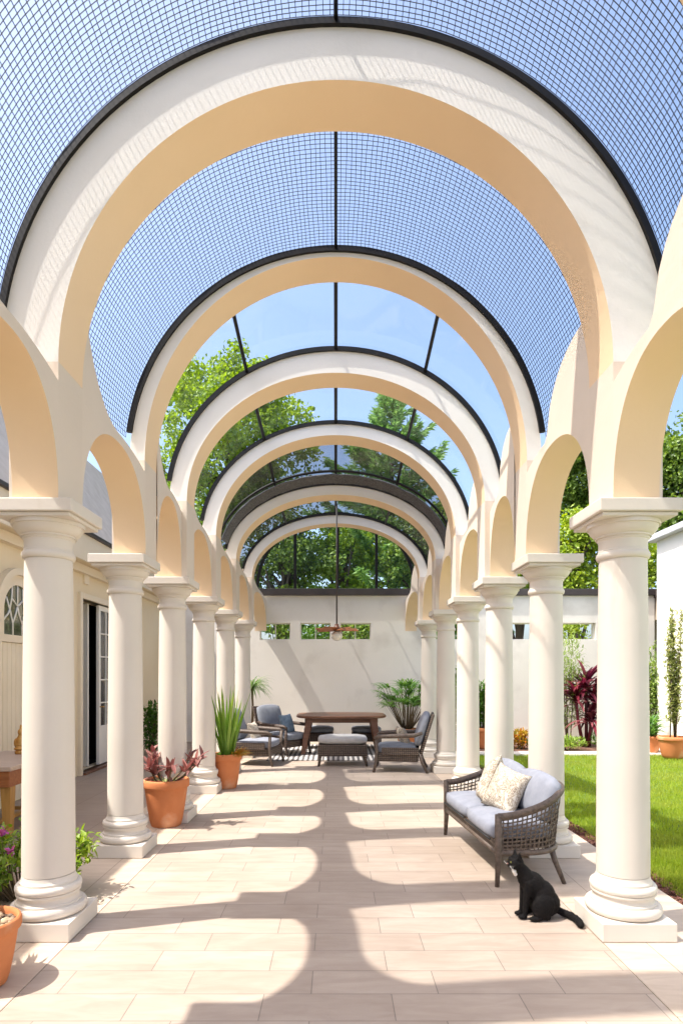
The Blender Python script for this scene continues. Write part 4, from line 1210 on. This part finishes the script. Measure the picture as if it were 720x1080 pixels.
chA = lounge_chair('wicker_armchair', G(-.77, 6.02), math.radians(-12), 'grey-brown wicker armchair at the far left with pale seat cushion, nearest of the left pair', 'wicker', 'cush', 'cush')
chB = lounge_chair('wicker_armchair', G(-.56, 6.72), math.radians(-38), 'dark wicker armchair behind, turned towards the table, with a blue pillow', 'wicker_dark', 'cushdark', 'cushdark')
chC = lounge_chair('wicker_armchair', G(.575, 5.62), math.radians(180 - 8), 'wicker armchair on the right facing the ottoman, with blue-grey cushions', 'wicker', 'cushdark', 'cush')
pillow('throw_pillow', G(-.53, 6.66, .60), (math.radians(72), math.radians(0), math.radians(60)), .40, 'bluepillow', 'steel blue throw pillow on the dark armchair')
pillow('throw_pillow', G(-.80, 6.05, .55), (math.radians(70), 0, math.radians(80)), .36, 'print', 'pale printed throw pillow on the nearest left armchair')
pillow('throw_pillow', G(.62, 5.66, .53), (math.radians(70), 0, math.radians(100)), .36, 'print', 'pale printed throw pillow on the right armchair')
# table
root = thing('wooden_table', G(.06, 6.9), 'oval dark wood table with splayed plank legs near the end wall', 'table')
mb = MB(); n = 60; tw, td = .495 * U, .36 * U
def sup(a, r=1): 
    c, s = math.cos(a), math.sin(a); e = .55
    return (math.copysign(abs(c) ** e, c) * tw * r, math.copysign(abs(s) ** e, s) * td * r)
vs = []
for (r, z) in ((.97, .715), (1, .725), (1, .758), (.985, .768)):
    vs += [(*sup(2 * PI * i / n, r), z) for i in range(n)]
fs = [(k * n + i, k * n + (i + 1) % n, (k + 1) * n + (i + 1) % n, (k + 1) * n + i) for k in range(3) for i in range(n)] + [tuple(range(n - 1, -1, -1)), tuple(3 * n + i for i in range(n))]
mb.add(vs, fs); mb.build('tabletop', M['wood'], root, smooth=True, auto=math.radians(35))
mb = MB(); mb.rbox(-tw * .80, tw * .80, -td * .62, td * .62, .62, .713, .01); mb.build('apron', M['wood'], root)
for sx in (-1, 1):
    for sy in (-1, 1):
        mb = MB(); x0, y0 = sx * tw * .70, sy * td * .6
        x1, y1 = sx * tw * .84, sy * td * .74
        vs = []
        for (x, y, z, r) in ((x0, y0, .712, .065), (x1, y1, 0, .042)):
            vs += [(x - r, y - r, z), (x + r, y - r, z), (x + r, y + r, z), (x - r, y + r, z)]
        mb.add(vs, [(0, 1, 2, 3), (4, 5, 6, 7)] + [(i, (i + 1) % 4, 4 + (i + 1) % 4, 4 + i) for i in range(4)])
        mb.build('leg', M['wood'], root, bevel=.006)
# ottomans
def ottoman(loc, label, w, d, h, wick, cm, rz=0):
    root = thing('ottoman', loc, label, 'ottoman', 'wicker ottomans', rz)
    mb = MB(); mb.rbox(-w / 2, w / 2, -d / 2, d / 2, h * .34, h * .74, .02, 2); mb.build('woven_body', M[wick], root)
    for sx in (-1, 1):
        for sy in (-1, 1):
            mb = MB(); mb.tube([(sx * (w / 2 - .03), sy * (d / 2 - .03), h * .5), (sx * (w / 2 - .03), sy * (d / 2 - .03), h * .2), (sx * (w / 2 - .01), sy * (d / 2 - .02), 0)], [.03, .027, .02], 8); mb.build('leg', M[wick], root, smooth=True)
    mb = MB(); mb.rbox(-w / 2 + .01, w / 2 - .01, -d / 2 + .01, d / 2 - .01, h * .75, h, .05, puff=.018); mb.build('cushion', M[cm], root, smooth=True)
    return root
ottoman(G(.065, 5.98), 'square wicker ottoman with pale grey cushion, alone in front of the table', .84, .62, .50, 'wicker', 'cushlight')
ottoman(G(-.20, 7.30), 'dark wicker ottoman under the table on the left', .62, .5, .46, 'wicker_dark', 'cushdark')
ottoman(G(.36, 7.30), 'dark wicker ottoman under the table on the right', .62, .5, .46, 'wicker_dark', 'cushdark')
mb = MB(); mb.rbox(-.70 * U, .50 * U, 6.20 * U, 7.6 * U, .003, .014, .004, 1)
tag(mb.build('striped_rug', M['rug']), 'grey and charcoal striped rug under the table and left chairs', 'rug')
# console table with statuette
root = thing('console_table', G(-1.88, 3.53), 'red-brown wooden side table with pale worn top, cut by the left edge', 'table')
mb = MB(); mb.rbox(-.36, .36, -.62, .62, .655, .70, .008); mb.build('tabletop', M['paleTop'], root)
mb = MB(); mb.rbox(-.33, .33, -.59, .59, .50, .653, .008); mb.build('apron', M['redwood'], root)
for sx in (-1, 1):
    for sy in (-1, 1):
        mb = MB(); vs = []
        for (z, r, o_) in ((.50, .05, 0), (.0, .032, .015)):
            cx, cy = sx * (.27 + o_), sy * (.50 + o_)
            vs += [(cx - r, cy - r, z), (cx + r, cy - r, z), (cx + r, cy + r, z), (cx - r, cy + r, z)]
        mb.add(vs, [(0, 1, 2, 3), (4, 5, 6, 7)] + [(i, (i + 1) % 4, 4 + (i + 1) % 4, 4 + i) for i in range(4)]); mb.build('leg', M['honey'], root, bevel=.005)
mb = MB(); mb.rbox(-.03, .03, -.49, .49, .06, .10, .006); mb.rbox(-.26, .26, -.515, -.475, .06, .10, .006); mb.rbox(-.26, .26, .475, .515, .06, .10, .006); mb.build('stretcher', M['honey'], root)
def fused(name, mb, mat, parent, voxel, smooth_it=4, loc=None):
    """one continuous skin over overlapping volumes"""
    o = mb.build(name, mat, parent, smooth=True)
    r = o.modifiers.new('Remesh', 'REMESH'); r.mode = 'VOXEL'; r.voxel_size = voxel; r.use_smooth_shade = True
    s = o.modifiers.new('Smooth', 'SMOOTH'); s.iterations = smooth_it; s.factor = .5
    return o
mb = MB(); mb.lathe([(.06, 0), (.062, .03), (.045, .04), (.05, .06), (.055, .10), (.045, .16), (.03, .195), (.025, .21), (.0, .215)], 24)
mb.ell((0, 0, .235), (.032, .032, .04)); mb.ell((0, 0, .285), (.014, .014, .035)); mb.ell((.045, -.02, .12), (.02, .02, .05)); mb.ell((-.045, -.02, .12), (.02, .02, .05)); mb.ell((0, -.05, .06), (.05, .03, .022))
st = fused('brass_statuette', mb, M['brass'], None, .006, 2); st.location = G(-1.90, 3.72, .70)
tag(st, 'small brass seated figurine standing on the side table', 'figurine')

# wicker loveseat -------------------------------------------------
LX, LD = .78, 2.935       # plan centre
root = thing('wicker_loveseat', G(LX, LD), 'grey-brown open-weave wicker loveseat with blue-grey cushions', 'sofa', None, math.radians(4.5))
# local: x = towards the lawn (back), y = along the length (near end negative)
HL, HD = .74, .27
def plan(t, grow=0.0):
    """front near corner (t=0) round the back to the front far corner (t=1)"""
    r = .29
    segs = [('l', (-HD, -HL), (HD - r, -HL)), ('a', (HD - r, -HL + r), -PI / 2, 0), ('l', (HD, -HL + r), (HD, HL - r)), ('a', (HD - r, HL - r), 0, PI / 2), ('l', (HD - r, HL), (-HD, HL))]
    lens = [(2 * HD - r), r * PI / 2, 2 * HL - 2 * r, r * PI / 2, (2 * HD - r)]
    tot = sum(lens); s = t * tot
    for sg, l in zip(segs, lens):
        if s <= l + 1e-9 or sg is segs[-1]:
            q = min(1, s / l)
            if sg[0] == 'l':
                x = sg[1][0] + (sg[2][0] - sg[1][0]) * q; y = sg[1][1] + (sg[2][1] - sg[1][1]) * q
            else:
                a = sg[2] + (sg[3] - sg[2]) * q; x = sg[1][0] + r * math.cos(a); y = sg[1][1] + r * math.sin(a)
            break
        s -= l
    k = max(0, (x + HD) / (2 * HD))
    ny = -1 if y < -HL + r else (1 if y > HL - r else 0)
    return Vector((x + grow * .8 * k, y + grow * .35 * ny * k, 0)), tot
def top_z(t):
    u = min(t, 1 - t); s = max(0, min(1, u / .30)); s = s * s * (3 - 2 * s)
    return .515 + .185 * s
ZB = .245
def rail_pt(t, v):
    """v 0 bottom .. 1 top of the woven shell, flaring outwards"""
    p, _ = plan(t, .055 * v ** 1.3 - .012)
    zt = top_z(t)
    return Vector((p.x, p.y, ZB + (zt - ZB) * v))
_, TOT = plan(0)
nT = 80
mb = MB(); mb.tube([rail_pt(i / nT, 1) for i in range(nT + 1)], [.026] * (nT + 1), 8); mb.build('top_rail', M['rattan'], root, smooth=True)
mb = MB(); mb.tube([rail_pt(i / nT, 0) for i in range(nT + 1)], .022, 8); mb.tube([rail_pt(0, 0), rail_pt(1, 0)], .022, 8); mb.build('bottom_rail', M['rattan'], root, smooth=True)
mb = MB()
nv = int(TOT / .034)
for i in range(1, nv):
    t = i / nv
    if min(t, 1 - t) * TOT < .03: continue
    pts = [rail_pt(t, v / 4) for v in range(5)]
    tan = (rail_pt(min(1, t + .004), .5) - rail_pt(max(0, t - .004), .5)).normalized()
    out = Vector((tan.y, -tan.x, 0))
    sg = 1 if i % 2 else -1
    vs = []
    for q, p in enumerate(pts):
        o2 = out * (.004 * sg * (1 if q % 2 else -1))
        vs += [p - tan * .0047 + o2 - out * .003, p + tan * .0047 + o2 - out * .003, p + tan * .0047 + o2 + out * .003, p - tan * .0047 + o2 + out * .003]
    mb.add(vs, [(q * 4 + a, q * 4 + (a + 1) % 4, (q + 1) * 4 + (a + 1) % 4, (q + 1) * 4 + a) for q in range(4) for a in range(4)])
nr = 10
for j in range(1, nr):
    v = j / nr
    vs = []; K = 120
    for i in range(K + 1):
        t = i / K; p = rail_pt(t, v); tan = (rail_pt(min(1, t + .004), v) - rail_pt(max(0, t - .004), v)).normalized(); out = Vector((tan.y, -tan.x, 0))
        wv = .004 * math.sin(i * nv / K * PI + j * PI)
        p = p + out * wv
        hw = .0052
        vs += [p - out * .003 + Vector((0, 0, -hw)), p + out * .003 + Vector((0, 0, -hw)), p + out * .003 + Vector((0, 0, hw)), p - out * .003 + Vector((0, 0, hw))]
    mb.add(vs, [(q * 4 + a, q * 4 + (a + 1) % 4, (q + 1) * 4 + (a + 1) % 4, (q + 1) * 4 + a) for q in range(K) for a in range(4)])
mb.build('woven_shell', M['rattan'], root)
for y in (-HL, HL):
    mb = MB(); mb.tube([(-HD - .01, y, 0), (-HD, y, .20), (-HD, y, ZB), (-HD, y, .53)], [.017, .024, .027, .027], 8); mb.build('leg', M['rattan'], root, smooth=True)
    sy = -1 if y < 0 else 1
    mb = MB(); mb.tube([(HD - .03, y - sy * .02, 0), (HD - .08, y - sy * .07, .16), (HD - .10, y - sy * .09, ZB)], [.016, .022, .025], 8); mb.build('leg', M['rattan'], root, smooth=True)
mb = MB(); mb.rbox(-HD - .01, -HD + .02, -HL + .02, HL - .02, ZB - .02, ZB + .09, .008); mb.build('front_apron', M['wicker'], root)
mb = MB(); mb.rbox(-HD + .03, HD - .11, -HL + .11, HL - .11, ZB + .0, ZB + .06, .008); mb.build('seat_deck', M['wicker'], root)
for s in (-1, 1):
    y0, y1 = (-HL + .055, -.004) if s < 0 else (.004, HL - .055)
    mb = MB(); mb.rbox(-HD - .035, HD - .10, y0, y1, ZB + .075, ZB + .205, .05, puff=.016); sc = mb.build('seat_cushion', M['cush'], root, smooth=True)
    mb = MB(); z = ZB + .085; mb.tube([(-HD - .036, y0 + .03, z), (-HD - .038, y1 - .03, z)], .008, 6); mb.build('piping', M['piping'], sc, smooth=True)
    T = Matrix.Translation((HD - .13, 0, ZB + .20)) @ Matrix.Rotation(math.radians(14), 4, 'Y')
    yy0, yy1 = (-HL + .10, -.01) if s < 0 else (.01, HL - .10)
    mb = MB(); mb.rbox(-.06, .07, yy0, yy1, 0, .32, .055, puff=.03, T=T); mb.build('back_cushion', M['cush'], root, smooth=True)
def on_sofa(x, y, z):
    return root.location + Vector((x * math.cos(root.rotation_euler.z) - y * math.sin(root.rotation_euler.z), x * math.sin(root.rotation_euler.z) + y * math.cos(root.rotation_euler.z), z))
pillow('throw_pillow', on_sofa(-.01, -.17, .60), (math.radians(66), math.radians(10), math.radians(-66)), .39, 'print', 'cream scribble-print pillow, the front one leaning on the loveseat')
pillow('throw_pillow', on_sofa(-.02, .20, .62), (math.radians(66), math.radians(-16), math.radians(-100)), .42, 'print', 'cream scribble-print pillow, the rear one on the loveseat')

# ------------------------------------------------------------------ cat, sitting, facing left
root = thing('cat', G(.700, 2.20, .003), 'black cat with a white throat patch sitting on the tiles by the loveseat', 'cat', None, math.radians(4))
mb = MB()
def cap(p, q, r0, r1, n=8):
    p, q = Vector(p), Vector(q)
    for i in range(n + 1):
        t = i / n; c = p.lerp(q, t); r = r0 + (r1 - r0) * t
        mb.ell(c, (r, r, r), nu=12, nv=8)
root.scale = (.97, 1.02, .97)
# rump, ribcage, chest, neck
Q = lambda a: Matrix.Rotation(math.radians(a), 3, 'Y').to_quaternion()
mb.ell((.085, 0, .092), (.100, .084, .092)); mb.ell((.062, 0, .150), (.090, .076, .100), Q(-40))
mb.ell((.010, 0, .210), (.078, .064, .098), Q(-38)); mb.ell((-.040, 0, .252), (.056, .054, .076), Q(-25))
cap((-.045, 0, .275), (-.098, 0, .338), .050, .041)
# head: round skull, short muzzle, cheeks
mb.ell((-.112, 0, .362), (.052, .050, .046)); mb.ell((-.147, 0, .346), (.021, .026, .018)); mb.ell((-.128, .026, .346), (.026, .022, .022)); mb.ell((-.128, -.026, .346), (.026, .022, .022)); mb.ell((-.146, 0, .360), (.016, .012, .012))
# front legs
for s in (-1, 1):
    cap((-.035, s * .032, .235), (-.052, s * .030, .12), .034, .021); cap((-.052, s * .030, .12), (-.060, s * .030, .018), .0205, .0165); mb.ell((-.078, s * .031, .014), (.030, .020, .015))
    mb.ell((.050, s * .064, .088), (.076, .036, .084), Q(25)); cap((.000, s * .068, .05), (.075, s * .066, .022), .022, .022); mb.ell((-.002, s * .072, .015), (.050, .022, .016))
tp = [(.165, 0, .045), (.205, -.02, .027), (.236, -.055, .023), (.248, -.10, .021), (.246, -.15, .020), (.236, -.19, .020)]
for a, b_ in zip(tp[:-1], tp[1:]): cap(a, b_, .025, .0225, 6)
for s in (-1, 1):
    v = [(-.078, s * .048, .386), (-.122, s * .046, .392), (-.100, s * .012, .408), (-.100, s * .046, .448), (-.084, s * .018, .388)]
    mb.add(v, [(0, 1, 3), (1, 2, 3), (2, 4, 3), (4, 0, 3), (0, 4, 2, 1)])
body = fused('body', mb, M['catfur'], root, .0055, 3)
tx = bpy.data.textures.new('fur_tex', 'CLOUDS'); tx.noise_scale = .012
dm = body.modifiers.new('Fur', 'DISPLACE'); dm.texture = tx; dm.strength = .004; dm.mid_level = .5
mb = MB(); mb.ell((-.128, -.012, .312), (.014, .024, .022)); mb.ell((-.116, -.004, .292), (.014, .024, .020)); fused('throat_patch', mb, M['catwhite'], root, .004, 2)
for s in (-1, 1):
    mb = MB(); mb.ell((-.152, s * .026, .371), (.006, .006, .007), nu=12, nv=8); mb.build('eye', M['eye'], root, smooth=True)
mb = MB(); mb.ell((-.165, 0, .354), (.005, .007, .005), nu=10, nv=6); mb.build('nose', M['pink'], root, smooth=True)
mb = MB()
for s in (-1, 1):
    for k in range(4):
        mb.tube([(-.158, s * .018, .344), (-.160 - .004 * k, s * .048, .342 + .004 * k), (-.155, s * .08, .335 + .009 * k)], [.0006, .0005, .0003], 3)
mb.build('whiskers', M['catwhite'], root)

bpy.context.view_layer.update()
dg = bpy.context.evaluated_depsgraph_get()
ev = body.evaluated_get(dg); em = ev.to_mesh()
mb = MB(); vv = [(v.co.copy(), v.normal.copy()) for v in em.vertices]
ev.to_mesh_clear()
for i in range(15000):
    p, nrm = random.choice(vv)
    flow = Vector((.55, 0, -.75)) - nrm * nrm.dot(Vector((.55, 0, -.75)))
    dd = (flow * 1.0 + nrm * .55 + rdir() * .35).normalized(); l = random.uniform(.006, .013)
    sd = dd.cross(nrm)
    if sd.length < 1e-4: continue
    sd = sd.normalized() * .0007
    q = p - nrm * .001
    mb.add([q - sd, q + sd, q + dd * l], [(0, 1, 2)])
mb.build('fur', M['catfur'], root, recalc=False)

# ------------------------------------------------------------------ hanging fan lamp
FD = 6.0
hub = at(355, 664, FD); topz = roof_pt(6, .55, PI / 2, .0).z
root = thing('ceiling_fan', Vector((hub.x, hub.y, hub.z)), 'small wooden-bladed ceiling fan with a globe lamp on a long rod', 'ceiling fan')
mb = MB(); mb.tube([(0, 0, .02), (0, 0, topz - hub.z)], .013, 8); mb.build('rod', M['fascia'], root, smooth=True)
mb = MB(); mb.lathe([(.01, .10), (.035, .09), (.045, .05), (.065, .035), (.07, -.02), (.05, -.035), (.0, -.036)], 20); mb.build('motor_housing', M['wood'], root, smooth=True, auto=math.radians(45))
for i in range(5):
    a = 2 * PI * i / 5 + .25
    T = Matrix.Rotation(a, 4, 'Z') @ Matrix.Rotation(math.radians(20), 4, 'X')
    mb = MB(); mb.rbox(.06, .38, -.075, .075, -.006, .006, .004, 1, T=T); mb.build('blade', M['redwood'], root)
mb = MB(); mb.ell((0, 0, -.115), (.10, .10, .085)); mb.build('lamp_globe', M['globe'], root, smooth=True)

# ------------------------------------------------------------------ light, sky, camera
SL, SM = .525, .15                       # horizontal travel of the light per unit of drop: right, away
dirv = Vector((SL, SM, -1)).normalized()
sun = bpy.data.lights.new('Sun', 'SUN'); sun.energy = 3.1; sun.angle = math.radians(.8); sun.color = (1, .95, .87)
so = bpy.data.objects.new('Sun', sun); C.objects.link(so); so.rotation_euler = dirv.to_track_quat('-Z', 'Y').to_euler(); so.location = (-20, -10, 40)
to_sun = -dirv
wd = bpy.data.worlds.new('World'); scene.world = wd; wd.use_nodes = True
nt = wd.node_tree; nt.nodes.clear()
sky = nt.nodes.new('ShaderNodeTexSky'); sky.sky_type = 'NISHITA'; sky.sun_disc = False
sky.sun_elevation = math.asin(to_sun.z); sky.sun_rotation = math.atan2(to_sun.x, to_sun.y)
sky.air_density = .9; sky.dust_density = 4.0; sky.ozone_density = 2.4
bg = nt.nodes.new('ShaderNodeBackground'); bg.inputs[1].default_value = .15
ow = nt.nodes.new('ShaderNodeOutputWorld')
nt.links.new(sky.outputs[0], bg.inputs[0]); nt.links.new(bg.outputs[0], ow.inputs[0])

cam = bpy.data.cameras.new('Camera'); co = bpy.data.objects.new('Camera', cam); C.objects.link(co)
co.location = W(0, 0, 0); co.rotation_euler = (PI / 2, 0, 0)
cam.sensor_fit = 'HORIZONTAL'; cam.sensor_width = 36; cam.lens = 36 * F / 720
cam.shift_x = 6 / 720; cam.shift_y = (712 - 540) / 720
cam.clip_start = .05; cam.clip_end = 2000
scene.camera = co
scene.view_settings.view_transform = 'Standard'; scene.view_settings.look = 'None'
scene.view_settings.gamma = 1; scene.view_settings.exposure = 1.45
scene.view_settings.use_curve_mapping = False
scene.render.engine = 'CYCLES'
scene.cycles.max_bounces = 10; scene.cycles.diffuse_bounces = 6; scene.cycles.transparent_max_bounces = 24
